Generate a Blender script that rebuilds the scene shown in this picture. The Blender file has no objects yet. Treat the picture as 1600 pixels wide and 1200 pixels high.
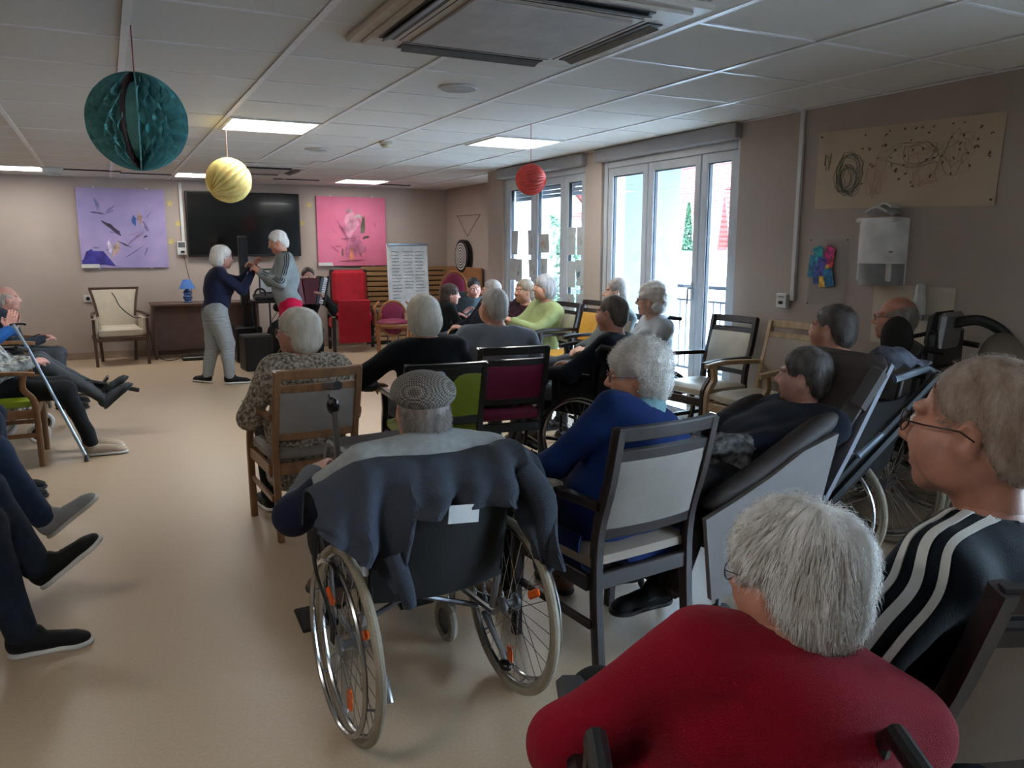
import bpy, math, random
import numpy as np
from mathutils import Vector, Matrix
random.seed(7); rng = np.random.default_rng(7)
C = bpy.context.scene.collection; scn = bpy.context.scene
PI = math.pi
# ------------------------------------------------------------------ camera
YAW, PITCH, ROLL, FPX = .469242, -.169671, .001537, 1240.9
Fv = np.array([math.sin(YAW)*math.cos(PITCH), math.cos(YAW)*math.cos(PITCH), math.sin(PITCH)])
R0 = np.array([math.cos(YAW), -math.sin(YAW), 0]); U0 = np.cross(R0, Fv)
Rv = math.cos(ROLL)*R0+math.sin(ROLL)*U0; Uv = -math.sin(ROLL)*R0+math.cos(ROLL)*U0
cd = bpy.data.cameras.new('camera'); cam = bpy.data.objects.new('camera', cd); C.objects.link(cam)
cd.sensor_width = 36; cd.lens = FPX/1600*36; cd.clip_start = .05; cd.clip_end = 200
cam.matrix_world = Matrix([[Rv[0], Uv[0], -Fv[0], 0], [Rv[1], Uv[1], -Fv[1], 0], [Rv[2], Uv[2], -Fv[2], 1.5], [0, 0, 0, 1]])
scn.camera = cam
# ------------------------------------------------------------------ world: flat overcast sky
w = bpy.data.worlds.new('overcast'); scn.world = w; w.use_nodes = True
nt = w.node_tree; bg = nt.nodes['Background']
tc = nt.nodes.new('ShaderNodeTexCoord'); nz = nt.nodes.new('ShaderNodeTexNoise'); cr = nt.nodes.new('ShaderNodeValToRGB')
nz.inputs['Scale'].default_value = 1.5; nz.inputs['Detail'].default_value = 3
cr.color_ramp.elements[0].position = .3; cr.color_ramp.elements[0].color = (.52, .73, 1, 1)
cr.color_ramp.elements[1].position = .7; cr.color_ramp.elements[1].color = (.62, .8, 1, 1)
nt.links.new(tc.outputs['Generated'], nz.inputs['Vector']); nt.links.new(nz.outputs['Fac'], cr.inputs['Fac']); nt.links.new(cr.outputs['Color'], bg.inputs['Color'])
bg.inputs['Strength'].default_value = 11
PANEL_W = 5.3          # emission of the ceiling light panels
vs = scn.view_settings; scn.display_settings.display_device = 'sRGB'
vs.view_transform = 'Standard'; vs.look = 'None'; vs.gamma = 1; vs.use_curve_mapping = False; vs.exposure = 1.85

# ------------------------------------------------------------------ materials
def lin(c):
    return tuple(((x/255)/12.92 if x/255 <= .04045 else ((x/255+.055)/1.055)**2.4) for x in c)
MATS = {}
def mat(name, rgb, rough=.6, metal=0, var=.06, vscale=8, bump=0, bscale=60, rgb2=None, alpha=1, emit=0, coat=0, sheen=0, sss=0, kind='noise', stretch=None, spec=.5):
    """procedural material: sRGB 0-255 colour, noise variation to rgb2 (or +-var), bump"""
    if name in MATS: return MATS[name]
    m = bpy.data.materials.new(name); m.use_nodes = True; n = m.node_tree.nodes; l = m.node_tree.links
    b = n['Principled BSDF']; c1 = lin(rgb)
    c2 = lin(rgb2) if rgb2 else tuple(min(1, x*(1+var*2.2)) for x in c1)
    c1 = c1 if rgb2 else tuple(x*(1-var*2) for x in c1)
    tcn = n.new('ShaderNodeTexCoord'); vec = tcn.outputs['Object']
    if stretch:
        mp = n.new('ShaderNodeMapping'); mp.inputs['Scale'].default_value = stretch; l.new(vec, mp.inputs['Vector']); vec = mp.outputs['Vector']
    if kind == 'wave':
        t = n.new('ShaderNodeTexWave'); t.inputs['Scale'].default_value = vscale; t.inputs['Distortion'].default_value = 1.5; t.bands_direction = 'Z'
    elif kind == 'check':
        t = n.new('ShaderNodeTexChecker'); t.inputs['Scale'].default_value = vscale
    elif kind == 'voronoi':
        t = n.new('ShaderNodeTexVoronoi'); t.inputs['Scale'].default_value = vscale
    else:
        t = n.new('ShaderNodeTexNoise'); t.inputs['Scale'].default_value = vscale; t.inputs['Detail'].default_value = 4
    l.new(vec, t.inputs['Vector'])
    f = t.outputs['Fac'] if 'Fac' in t.outputs else t.outputs['Distance']
    r = n.new('ShaderNodeValToRGB'); r.color_ramp.elements[0].color = (*c1, 1); r.color_ramp.elements[1].color = (*c2, 1)
    if kind in ('noise',): r.color_ramp.elements[0].position = .35; r.color_ramp.elements[1].position = .65
    l.new(f, r.inputs['Fac']); l.new(r.outputs['Color'], b.inputs['Base Color'])
    b.inputs['Roughness'].default_value = rough; b.inputs['Metallic'].default_value = metal
    b.inputs['Alpha'].default_value = alpha; b.inputs['Coat Weight'].default_value = coat; b.inputs['Sheen Weight'].default_value = sheen
    b.inputs['Specular IOR Level'].default_value = spec
    if sss:
        b.inputs['Subsurface Weight'].default_value = sss; b.inputs['Subsurface Radius'].default_value = (.012, .005, .003); b.inputs['Subsurface Scale'].default_value = 1
    if emit:
        l.new(r.outputs['Color'], b.inputs['Emission Color']); b.inputs['Emission Strength'].default_value = emit
    if bump:
        bn = n.new('ShaderNodeTexNoise'); bn.inputs['Scale'].default_value = bscale; bn.inputs['Detail'].default_value = 3; l.new(vec, bn.inputs['Vector'])
        bp = n.new('ShaderNodeBump'); bp.inputs['Strength'].default_value = bump; bp.inputs['Distance'].default_value = .01
        l.new(bn.outputs['Fac'], bp.inputs['Height']); l.new(bp.outputs['Normal'], b.inputs['Normal'])
    MATS[name] = m; return m

# ------------------------------------------------------------------ mesh builder
def rotm(rx=0, ry=0, rz=0):
    return np.array((Matrix.Rotation(rz, 3, 'Z') @ Matrix.Rotation(ry, 3, 'Y') @ Matrix.Rotation(rx, 3, 'X')))
def nrm(v):
    v = np.asarray(v, float); n = np.linalg.norm(v); return v/n if n > 1e-12 else v
class MB:
    def __init__(s): s.v = []; s.f = []; s.m = []; s.n = 0
    def add(s, v, f, mi=0):
        v = np.asarray(v, float); s.v.append(v); o = s.n
        for q in f: s.f.append(tuple(int(i)+o for i in q)); s.m.append(mi)
        s.n += len(v); return s
    def box(s, c, d, bev=0, rot=None, mi=0):
        c = np.asarray(c, float); h = np.asarray(d, float)/2
        if bev <= 0:
            v = np.array([[x, y, z] for x in (-1, 1) for y in (-1, 1) for z in (-1, 1)])*h
            f = [(0, 1, 3, 2), (4, 6, 7, 5), (0, 4, 5, 1), (2, 3, 7, 6), (0, 2, 6, 4), (1, 5, 7, 3)]
        else:
            bev = min(bev, *(h*.95)); v = []; ix = {}
            for x in (-1, 1):
                for y in (-1, 1):
                    for z in (-1, 1):
                        for a in range(3):
                            p = np.array([x, y, z])*(h-bev); p[a] += (x, y, z)[a]*bev; ix[(x, y, z, a)] = len(v); v.append(p)
            f = []
            for a in range(3):
                b, c2 = (a+1) % 3, (a+2) % 3
                for sg in (-1, 1):
                    q = []
                    for (sb, sc) in ((-1, -1), (1, -1), (1, 1), (-1, 1)):
                        k = [0, 0, 0]; k[a] = sg; k[b] = sb; k[c2] = sc; q.append(ix[(*k, a)])
                    f.append(q if sg > 0 else q[::-1])
                for sb in (-1, 1):
                    for sc in (-1, 1):
                        k1 = [0, 0, 0]; k1[a] = -1; k1[b] = sb; k1[c2] = sc; k2 = list(k1); k2[a] = 1
                        q = [ix[(*k1, b)], ix[(*k2, b)], ix[(*k2, c2)], ix[(*k1, c2)]]
                        f.append(q if sb*sc > 0 else q[::-1])
            for x in (-1, 1):
                for y in (-1, 1):
                    for z in (-1, 1):
                        q = [ix[(x, y, z, a)] for a in range(3)]; f.append(q if x*y*z > 0 else q[::-1])
            v = np.array(v)
        if rot is not None: v = v @ np.asarray(rot).T
        return s.add(v+c, f, mi)
    def tube(s, pts, r, n=8, closed=False, mi=0, caps=True):
        P = np.asarray(pts, float); k = len(P); rr = np.full(k, r) if np.isscalar(r) else np.asarray(r, float)
        T = np.zeros_like(P)
        for i in range(k):
            a = P[(i-1) % k] if (closed or i > 0) else P[i]; b = P[(i+1) % k] if (closed or i < k-1) else P[i]; T[i] = nrm(b-a)
        ref = np.array([0, 0, 1.]) if abs(T[0][2]) < .9 else np.array([1., 0, 0])
        N = nrm(np.cross(T[0], ref)); V = []
        for i in range(k):
            N = nrm(N-T[i]*np.dot(N, T[i])); B = np.cross(T[i], N)
            for j in range(n):
                a = 2*PI*j/n; V.append(P[i]+rr[i]*(math.cos(a)*N+math.sin(a)*B))
        F = []
        for i in range(k if closed else k-1):
            for j in range(n):
                a, b = i*n+j, i*n+(j+1) % n; c, d = ((i+1) % k)*n+(j+1) % n, ((i+1) % k)*n+j; F.append((a, b, c, d))
        if not closed and caps: F.append(tuple(range(n))[::-1]); F.append(tuple((k-1)*n+j for j in range(n)))
        return s.add(V, F, mi)
    def bar(s, pts, wd, th, side=(1, 0, 0), mi=0):
        """rectangular section swept along pts; wd along side, th across"""
        P = np.asarray(pts, float); k = len(P); V = []; sd = nrm(side)
        W = np.full(k, wd) if np.isscalar(wd) else wd; H = np.full(k, th) if np.isscalar(th) else th
        for i in range(k):
            t = nrm(P[min(i+1, k-1)]-P[max(i-1, 0)]); nn = nrm(np.cross(t, sd)); ss = np.cross(nn, t)
            for (a, b) in ((-1, -.7), (-.8, -1), (.8, -1), (1, -.7), (1, .7), (.8, 1), (-.8, 1), (-1, .7)): V.append(P[i]+ss*a*W[i]/2+nn*b*H[i]/2)
        F = []
        for i in range(k-1):
            for j in range(8): a, b = i*8+j, i*8+(j+1) % 8; F.append((a, b, b+8, a+8))
        F.append(tuple(range(8))[::-1]); F.append(tuple((k-1)*8+j for j in range(8)))
        return s.add(V, F, mi)
    def lathe(s, prof, c=(0, 0, 0), n=20, rot=None, mi=0, caps=True):
        V = [];
        for (r, z) in prof:
            for j in range(n): a = 2*PI*j/n; V.append((r*math.cos(a), r*math.sin(a), z))
        F = []
        for i in range(len(prof)-1):
            for j in range(n): a, b = i*n+j, i*n+(j+1) % n; F.append((a, b, b+n, a+n))
        if caps: F.append(tuple(range(n))[::-1]); F.append(tuple((len(prof)-1)*n+j for j in range(n)))
        V = np.array(V)
        if rot is not None: V = V @ np.asarray(rot).T
        return s.add(V+np.asarray(c, float), F, mi)
    def grid(s, fn, nu, nv, mi=0, thick=0, closed_u=False):
        """surface fn(u,v)->xyz, optional thickness along the normal"""
        P = np.array([[fn(i/(nu-1), j/(nv-1)) for j in range(nv)] for i in range(nu)], float)
        def quads(o, fl):
            q = []
            for i in range(nu-1):
                for j in range(nv-1):
                    a = o+i*nv+j; t = (a, a+nv, a+nv+1, a+1); q.append(t[::-1] if fl else t)
            return q
        if not thick: return s.add(P.reshape(-1, 3), quads(0, False), mi)
        du = np.gradient(P, axis=0); dv = np.gradient(P, axis=1); N = np.cross(du, dv); N /= (np.linalg.norm(N, axis=2, keepdims=True)+1e-12)
        A = (P+N*thick/2).reshape(-1, 3); B = (P-N*thick/2).reshape(-1, 3); o = nu*nv
        F = quads(0, False)+quads(o, True)
        e = [(i*nv) for i in range(nu)]; e2 = [i*nv+nv-1 for i in range(nu)]
        for a, b in zip(e[:-1], e[1:]): F.append((a, a+o, b+o, b)[::-1])
        for a, b in zip(e2[:-1], e2[1:]): F.append((a, a+o, b+o, b))
        e = list(range(nv)); e2 = [(nu-1)*nv+j for j in range(nv)]
        for a, b in zip(e[:-1], e[1:]): F.append((a, a+o, b+o, b))
        for a, b in zip(e2[:-1], e2[1:]): F.append((a, a+o, b+o, b)[::-1])
        return s.add(np.vstack([A, B]), F, mi)
    def prism(s, pts, axis, lo, hi, mi=0):
        """2D outline extruded along axis 0/1/2"""
        k = len(pts); V = []
        for h in (lo, hi):
            for p in pts:
                q = list(p); q.insert(axis, h); V.append(q)
        F = [tuple(range(k))[::-1], tuple(range(k, 2*k))]
        for j in range(k): b = (j+1) % k; F.append((j, b, b+k, j+k))
        return s.add(V, F, mi)
    def ball(s, c, r, nu=12, nv=8, rot=None, mi=0):
        r = np.full(3, r) if np.isscalar(r) else np.asarray(r, float)
        V = [(0, 0, -1)]
        for i in range(1, nv):
            t = -PI/2+PI*i/nv
            for j in range(nu): a = 2*PI*j/nu; V.append((math.cos(t)*math.cos(a), math.cos(t)*math.sin(a), math.sin(t)))
        V.append((0, 0, 1)); F = []
        for j in range(nu): F.append((0, 1+(j+1) % nu, 1+j))
        for i in range(nv-2):
            for j in range(nu): a, b = 1+i*nu+j, 1+i*nu+(j+1) % nu; F.append((a, b, b+nu, a+nu))
        e = len(V)-1; o = 1+(nv-2)*nu
        for j in range(nu): F.append((o+j, o+(j+1) % nu, e))
        V = np.array(V)*r
        if rot is not None: V = V @ np.asarray(rot).T
        return s.add(V+np.asarray(c, float), F, mi)
    def mesh(s, name, mats, smooth=False):
        me = bpy.data.meshes.new(name); V = np.vstack(s.v)
        me.from_pydata(V.tolist(), [], s.f)
        for m in (mats if isinstance(mats, (list, tuple)) else [mats]): me.materials.append(m)
        if any(s.m): me.polygons.foreach_set('material_index', s.m)
        if smooth: me.polygons.foreach_set('use_smooth', [True]*len(me.polygons))
        me.update(); return me
def link(name, me, parent=None, loc=None, rz=0):
    o = bpy.data.objects.new(name, me); C.objects.link(o)
    if parent is not None: o.parent = parent
    if loc is not None: o.location = loc
    if rz: o.rotation_euler = (0, 0, rz)
    return o
def sharp(me, ang=.6):
    try: me.set_sharp_from_angle(angle=ang)
    except Exception: pass
def part(name, mb, mats, parent=None, smooth=False, label=None, loc=None, rz=0, kind=None):
    me = mb.mesh(name, mats, smooth)
    if smooth: sharp(me)
    o = link(name, me, parent, loc, rz)
    if label: o['label'] = label
    if kind: o['kind'] = kind
    return o
def tag(o, label, cat, group=None, kind=None):
    o['label'] = label; o['category'] = cat
    if group: o['group'] = group
    if kind: o['kind'] = kind
    return o
def thing(name, label, cat, loc=(0, 0, 0), rz=0, group=None):
    o = bpy.data.objects.new(name, None); o.empty_display_size = .1; C.objects.link(o); o.location = loc; o.rotation_euler = (0, 0, rz)
    return tag(o, label, cat, group)
def struct(o): o['kind'] = 'structure'; return o
KIDS = {}
def copy_tree(o, parent=None):
    c = o.copy(); C.objects.link(c); c.parent = parent
    for ch in list(o.children): copy_tree(ch, c)
    return c
def dup(root, loc, rz, label, group=None):
    c = copy_tree(root); c.location = loc; c.rotation_euler = (0, 0, rz); c['label'] = label
    if group: c['group'] = group
    elif 'group' in c: del c['group']
    return c
def arc(c, r, a0, a1, n, ax=(0, 1)):
    out = []
    for i in range(n):
        a = a0+(a1-a0)*i/(n-1); p = list(c); p[ax[0]] += r*math.cos(a); p[ax[1]] += r*math.sin(a); out.append(p)
    return out
def smooth_pts(pts, n=3):
    P = [np.asarray(p, float) for p in pts]; out = []
    for i in range(len(P)-1):
        p0, p1, p2, p3 = P[max(i-1, 0)], P[i], P[i+1], P[min(i+2, len(P)-1)]
        for k in range(n):
            t = k/n; out.append(.5*((2*p1)+(-p0+p2)*t+(2*p0-5*p1+4*p2-p3)*t*t+(-p0+3*p1-3*p2+p3)*t**3))
    out.append(P[-1]); return out

WALL = mat('wall_paint', (170, 156, 147), .85, var=.03, vscale=1.2, bump=.08, bscale=140)
FLOORM = mat('linoleum', (184, 161, 134), .36, var=.05, vscale=90, bump=.03, bscale=30, rgb2=(192, 170, 144))
TILE = mat('ceiling_tile', (214, 212, 208), .9, var=.02, vscale=300, bump=.25, bscale=350)
RUN = mat('ceiling_runner', (226, 226, 228), .4, var=.02)
WHITE = mat('white_plastic', (205, 205, 203), .4, var=.02)
PVC = mat('white_window_frame', (176, 182, 188), .35, var=.02)
BASE = mat('skirting_board', (150, 130, 115), .5, var=.05)
BLACKP = mat('black_plastic', (16, 16, 17), .35, var=.1)
CHROME = mat('chrome', (200, 202, 205), .22, 1, var=.02)
STEEL = mat('grey_steel', (120, 122, 126), .35, .8, var=.05)
# ------------------------------------------------------------------ room shell
XW, YB, H, XL, YN, XR, YR = 4.285, 12.15, 2.42, -4.4, -2.6, 4.97, 9.12
TX, TY, OX, OY = .7017, .675, 2.255, 2.1
struct(part('floor', MB().box(((XL+XR)/2, (YN+YB)/2, -.05), (XR-XL+.4, YB-YN+.4, .1)), FLOORM))
struct(part('wall_back', MB().box(((XL+XR)/2, YB+.1, H/2), (XR-XL+.4, .2, H+.3)), WALL))
struct(part('wall_left', MB().box((XL-.1, (YN+YB)/2, H/2), (.2, YB-YN, H+.3)), WALL))
struct(part('wall_front', MB().box(((XL+XR)/2, YN-.1, H/2), (XR-XL+.4, .2, H+.3)), WALL))
wr = MB(); D = .28
wr.box((XW+D/2, (.85+4.7)/2, H/2), (D, 4.7-.85, H+.3), .004); wr.box((XW+D/2, (YN-1.0)/2, H/2), (D, -1.0-YN, H+.3), .004)       # long pier near the camera
wr.box((XW+D/2, 6.715, H/2), (D, .29, H+.3), .004)                # pier between the windows
wr.box((XW+.25, (8.71+YR)/2, H/2), (.5, YR-8.71, H+.3), .004)     # pillar before the recess
wr.box((XR+.1, (YR+YB)/2, H/2), (.2, YB-YR, H+.3))                # recess wall
for a, b in ((4.7, 6.57), (6.86, 8.71), (-1.0, .85)): wr.box((XW+D/2+.02, (a+b)/2, 2.5), (D-.04, b-a, .22))
struct(part('wall_right', wr, WALL))
bb = MB(); bb.box(((XL+XR)/2, YB-.008, .05), (XR-XL, .016, .1), .003); struct(part('baseboard_back', bb, BASE))
bb = MB(); bb.box((XW-.008, (.85+4.7)/2, .05), (.016, 4.7-.85, .1), .003); bb.box((XR-.008, (YR+YB)/2, .05), (.016, YB-YR, .1), .003); struct(part('baseboard_right', bb, BASE))
for i, (y0, y1) in enumerate(((4.68, 6.6), (6.83, 8.74), (-1.02, .87))):       # roller shutter boxes above the windows
    t = MB().box((XW-.005, (y0+y1)/2, 2.36), (.13, y1-y0, .115), .008); struct(part('trim_%d' % (i+1), t, mat('shutter_box', (150, 151, 154), .5, var=.02)))
# ceiling: slab, T-bar runners, mineral tiles one by one
ceil = struct(part('ceiling', MB().box(((XL+XR)/2, (YN+YB)/2, H+.13), (XR-XL+.4, YB-YN+.4, .1)), TILE))
lights = {(-2, 6), (1, 6), (1, 13), (-2, 13), (-5, 13), (-5, 6), (-5, -2)}
cassette = {(-2, 1), (-1, 1), (-2, 0), (-1, 0), (-2, 10), (-1, 10), (-2, 11), (-1, 11)}
def tile_mesh(x0, x1, y0, y1):
    cx, cy = (x0+x1)/2, (y0+y1)/2
    return MB().box((0, 0, 0), (x1-x0-.03, y1-y0-.03, .014), .004).mesh('ceiling_tile', TILE), (cx, cy, H+.009)
full = None; xs = [OX+i*TX for i in range(-9, 5)]; ys = [OY+j*TY for j in range(-3, 16)]
for i in range(-9, 4):
    for j in range(-3, 15):
        x0, x1, y0, y1 = OX+i*TX, OX+(i+1)*TX, OY+j*TY, OY+(j+1)*TY
        xm = XW if (y0 < YR-.3) else XR
        x1 = min(x1, xm-.01); y1 = min(y1, YB-.01)
        if x1-x0 < .08 or y1-y0 < .08 or (i, j) in lights or (i, j) in cassette: continue
        if x1-x0 > TX-.005 and y1-y0 > TY-.005:
            if full is None: full = tile_mesh(x0, x1, y0, y1)[0]
            me, c = full, ((x0+x1)/2, (y0+y1)/2, H+.009+random.uniform(-.001, .001))
        else: me, c = tile_mesh(x0, x1, y0, y1)
        link('ceiling_tile', me, ceil, c)
for i in range(-9, 4):
    x = OX+i*TX
    if x < XR: link('ceiling_runner', MB().box((0, 0, 0), (.032, YB-YN, .012)).mesh('ceiling_runner', RUN), ceil, (x, (YB+YN)/2, H+.002))
cross = MB().box((0, 0, 0), (XW-XL, .02, .009)).mesh('ceiling_cross_bar', RUN)
for j in range(-3, 16):
    y = OY+j*TY
    if y < YB-.1: link('ceiling_cross_bar', cross, ceil, ((XW+XL)/2, y, H+.0045))
part('perimeter_angle', MB().box((XW-.012, (YN+YR)/2, H-.003), (.024, YR-YN, .006)), RUN, ceil)
part('perimeter_angle', MB().box(((XL+XR)/2, YB-.012, H-.003), (XR-XL, .024, .006)), RUN, ceil)
part('recess_ceiling', MB().box(((XW+XR)/2+.05, (YR+YB)/2, H+.01), (XR-XW+.2, YB-YR, .012)), mat('recess_plaster', (205, 205, 205), .8, var=.01), ceil)
# ceiling light panels
EMI = mat('light_diffuser', (255, 252, 246), .5, var=0, rgb2=(255, 252, 246), emit=PANEL_W)
lname = {(-2, 6): 'square ceiling light panel behind the yellow paper ball', (1, 6): 'square ceiling light panel above the red paper ball', (1, 13): 'small looking ceiling light panel above the pink poster',
         (-2, 13): 'ceiling light panel above the screen beside yellow ball', (-5, 13): 'ceiling light panel at the far left photo edge', (-5, -2): 'ceiling light panel behind the camera, far left one', (-2, -2): 'ceiling light panel behind the camera, middle one', (1, -2): 'ceiling light panel behind the camera, right one', (-5, 6): 'ceiling light panel left of view above seated row'}
for (i, j) in sorted(lights):
    c = (OX+(i+.5)*TX, OY+(j+.5)*TY, H)
    t = thing('ceiling_light', lname[(i, j)], 'ceiling light', c, 0, 'square ceiling light panels')
    f = MB(); 
    for sx, sy, dx, dy in ((0, -1, TX-.03, .03), (0, 1, TX-.03, .03), (-1, 0, .03, TY-.09), (1, 0, .03, TY-.09)): f.box((sx*(TX/2-.03), sy*(TY/2-.03), -.002), (dx, dy, .02), .003)
    part('frame', f, WHITE, t); part('diffuser', MB().box((0, 0, .004), (TX-.09, TY-.09, .008), .002), EMI, t)
    part('housing', MB().box((0, 0, .04), (TX-.04, TY-.04, .06)), WHITE, t)
# air conditioning cassettes
ACM = mat('cassette_white', (196, 188, 180), .45, var=.03); SLOT = mat('vent_dark', (46, 48, 52), .5, var=.1); GRILL = mat('cassette_grille', (184, 178, 174), .6, var=.04, bump=.5, bscale=500)
def cassette_unit(loc, label, s):
    t = thing('air_conditioner', label, 'air conditioner', loc, 0, 'ceiling air conditioners')
    b = MB(); b.box((0, 0, -.012), (s, s, .03), .012); b.box((0, 0, -.032), (s*.9, s*.9, .018), .01); part('panel', b, ACM, t)
    part('grille', MB().box((0, 0, -.046), (s*.6, s*.6, .012), .005), GRILL, t)
    g = MB()
    for k in range(4):
        a = k*PI/2; g.bar([(s*.335*math.cos(a)-s*.32*math.sin(a), s*.335*math.sin(a)+s*.32*math.cos(a), -.0415), (s*.335*math.cos(a)+s*.32*math.sin(a), s*.335*math.sin(a)-s*.32*math.cos(a), -.0415)], .004, .004, (0, 0, 1))
    part('grille_seam', g, SLOT, t)
    for k in range(4):
        a = k*PI/2; R = rotm(0, 0, a)
        part('air_slot', MB().box(R @ np.array([s*.39, 0, -.042]), (.075, s*.62, .008), .003, R), SLOT, t)
        part('flap', MB().box(R @ np.array([s*.395, 0, -.052]), (.045, s*.6, .007), .003, R @ rotm(0, .35, 0)), mat('flap_grey', (92, 92, 94), .4, var=.03), t)
    part('housing', MB().box((0, 0, .05), (s-.1, s-.1, .09)), SLOT, t)
    return t
for (x0, x1, y0, y1, cx, cy, s_) in ((OX-2*TX, OX, OY, OY+2*TY, 1.58, 3.08, 1.05), (OX-2*TX, OX, OY+10*TY, OY+12*TY, 1.66, 9.75, .9)):
    for (a0, a1, b0, b1) in ((x0, cx-s_/2, y0, y1), (cx+s_/2, x1, y0, y1), (cx-s_/2, cx+s_/2, y0, cy-s_/2), (cx-s_/2, cx+s_/2, cy+s_/2, y1)):
        if a1-a0 > .02 and b1-b0 > .02: part('infill_tile', MB().box(((a0+a1)/2, (b0+b1)/2, H+.004), (a1-a0-.01, b1-b0-.01, .012), .003), TILE, ceil)
cassette_unit((1.58, 3.08, H), 'large square ceiling air conditioner near the camera', 1.13)
cassette_unit((1.66, 9.75, H), 'distant square ceiling air conditioner behind the yellow paper ball', .98)
# speakers, smoke detector, slots
def disc(x, y, r, label, cat='ceiling speaker', name='ceiling_speaker'):
    t = thing(name, label, cat, (x, y, H)); part('ring', MB().lathe([(r, .0), (r, -.006), (r*.93, -.012), (r*.9, -.008), (r*.9, 0)], n=28), WHITE, t, True)
    part('mesh_cover', MB().lathe([(r*.9, 0), (r*.9, -.009), (r*.5, -.012), (.001, -.0125)], n=28), mat('speaker_mesh', (168, 166, 164), .6, var=.05, bump=.6, bscale=700), t, True)
disc(1.91, 4.47, .115, 'round ceiling speaker nearer the camera'); disc(1.87, 7.79, .11, 'round ceiling speaker farther away near first light panel')
t = thing('smoke_detector', 'small round smoke detector on the ceiling', 'smoke detector', (2.29, 6.99, H))
part('base', MB().lathe([(.06, 0), (.06, -.015), (.05, -.02)], n=20), mat('aged_white', (190, 183, 168), .5), t, True); part('sensor_head', MB().lathe([(.045, -.02), (.045, -.03), (.03, -.045), (.002, -.047)], n=20), mat('aged_white', (190, 183, 168)), t, True)
t = thing('emergency_light', 'small white fitting on the ceiling beside far left light', 'ceiling fitting', (-.47, 11.0, H)); part('body', MB().box((0, 0, -.03), (.22, .12, .06), .012), WHITE, t); part('lens', MB().box((0, 0, -.066), (.18, .09, .02), .008), mat('lens_grey', (205, 208, 210), .2), t)
for k, (x, y, l, wh) in enumerate(((-.05, 11.12, .62, 'left of the teal ball'), (.55, 11.32, .6, 'above the purple poster'), (2.42, 11.3, .62, 'left of the farthest light panel'), (3.9, 11.55, .5, 'right of the farthest light panel'))):
    tag(part('ceiling_slot', MB().box((x, y, H-.004), (l, .035, .014), .003), SLOT), 'dark narrow slot in the ceiling ' + wh, 'vent', 'ceiling slots')
# ------------------------------------------------------------------ windows
gm = bpy.data.materials.new('window_glass'); gm.use_nodes = True; n = gm.node_tree.nodes; l = gm.node_tree.links; n.clear()
o_ = n.new('ShaderNodeOutputMaterial'); mx = n.new('ShaderNodeMixShader'); tr = n.new('ShaderNodeBsdfTransparent'); gl = n.new('ShaderNodeBsdfGlossy'); fr = n.new('ShaderNodeFresnel')
lw = n.new('ShaderNodeLayerWeight'); lw.inputs['Blend'].default_value = .5; pw = n.new('ShaderNodeMath'); pw.operation = 'POWER'; pw.inputs[1].default_value = 3; ma = n.new('ShaderNodeMath'); ma.operation = 'MULTIPLY_ADD'; ma.inputs[1].default_value = .5; ma.inputs[2].default_value = .04
tr.inputs['Color'].default_value = (.95, .975, .98, 1); gl.inputs['Roughness'].default_value = .01; n.remove(fr)
l.new(lw.outputs['Facing'], pw.inputs[0]); l.new(pw.outputs[0], ma.inputs[0]); l.new(ma.outputs[0], mx.inputs['Fac']); l.new(tr.outputs[0], mx.inputs[1]); l.new(gl.outputs[0], mx.inputs[2]); l.new(mx.outputs[0], o_.inputs['Surface'])
XF = XW+.07
def leaf(win, y0, y1, fr_w=.075, handle=None):
    z0, z1 = .05, 2.24
    s = MB()
    s.box((XF, y0+fr_w/2, (z0+z1)/2), (.06, fr_w, z1-z0), .006); s.box((XF, y1-fr_w/2, (z0+z1)/2), (.06, fr_w, z1-z0), .006)
    s.box((XF, (y0+y1)/2, z0+fr_w/2), (.058, y1-y0-fr_w, fr_w), .006); s.box((XF, (y0+y1)/2, z1-fr_w/2), (.058, y1-y0-fr_w, fr_w), .006)
    sash = part('window_sash', s, PVC, win)
    gk = MB()
    for yy in (y0+fr_w+.004, y1-fr_w-.004): gk.box((XF, yy, (z0+z1)/2), (.03, .008, z1-z0-2*fr_w))
    for zz in (z0+fr_w+.004, z1-fr_w-.004): gk.box((XF, (y0+y1)/2, zz), (.03, y1-y0-2*fr_w, .008))
    part('gasket', gk, mat('gasket', (40, 44, 50), .6), sash)
    part('pane', MB().box((XF, (y0+y1)/2, (z0+z1)/2), (.006, y1-y0-2*fr_w, z1-z0-2*fr_w)), gm, sash)
    if handle is not None:
        h = MB(); h.box((XF-.036, handle, 1.15), (.014, .03, .14), .005); h.tube(smooth_pts([(XF-.04, handle, 1.17), (XF-.075, handle, 1.17), (XF-.08, handle, 1.14), (XF-.08, handle, 1.04)]), .009); part('window_handle', h, PVC, sash, True)
def window(n_, y0, y1, leaves, handle):
    w_ = thing('window_%d' % n_, '', 'window'); del w_['label']; del w_['category']; w_['kind'] = 'structure'
    f = MB()
    for yy in (y0+.03, y1-.03): f.box((XF+.005, yy, 1.16), (.09, .06, 2.32), .005)
    f.box((XF+.005, (y0+y1)/2, 2.28), (.09, y1-y0-.12, .08), .005); f.box((XF+.005, (y0+y1)/2, .02), (.1, y1-y0-.12, .045), .005)
    part('window_frame', f, PVC, w_)
    for k, (a, b) in enumerate(leaves): leaf(w_, a, b, handle=handle if k == 1 else None)
    return w_
window(1, 4.7, 6.57, ((4.76, 5.17), (5.18, 5.88), (5.89, 6.51)), 5.23)
window(3, -1.0, .85, ((-.94, -.5), (-.49, .3), (.31, .79)), None)
window(2, 6.86, 8.71, ((6.92, 7.33), (7.34, 7.98), (7.99, 8.65)), None)
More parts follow.
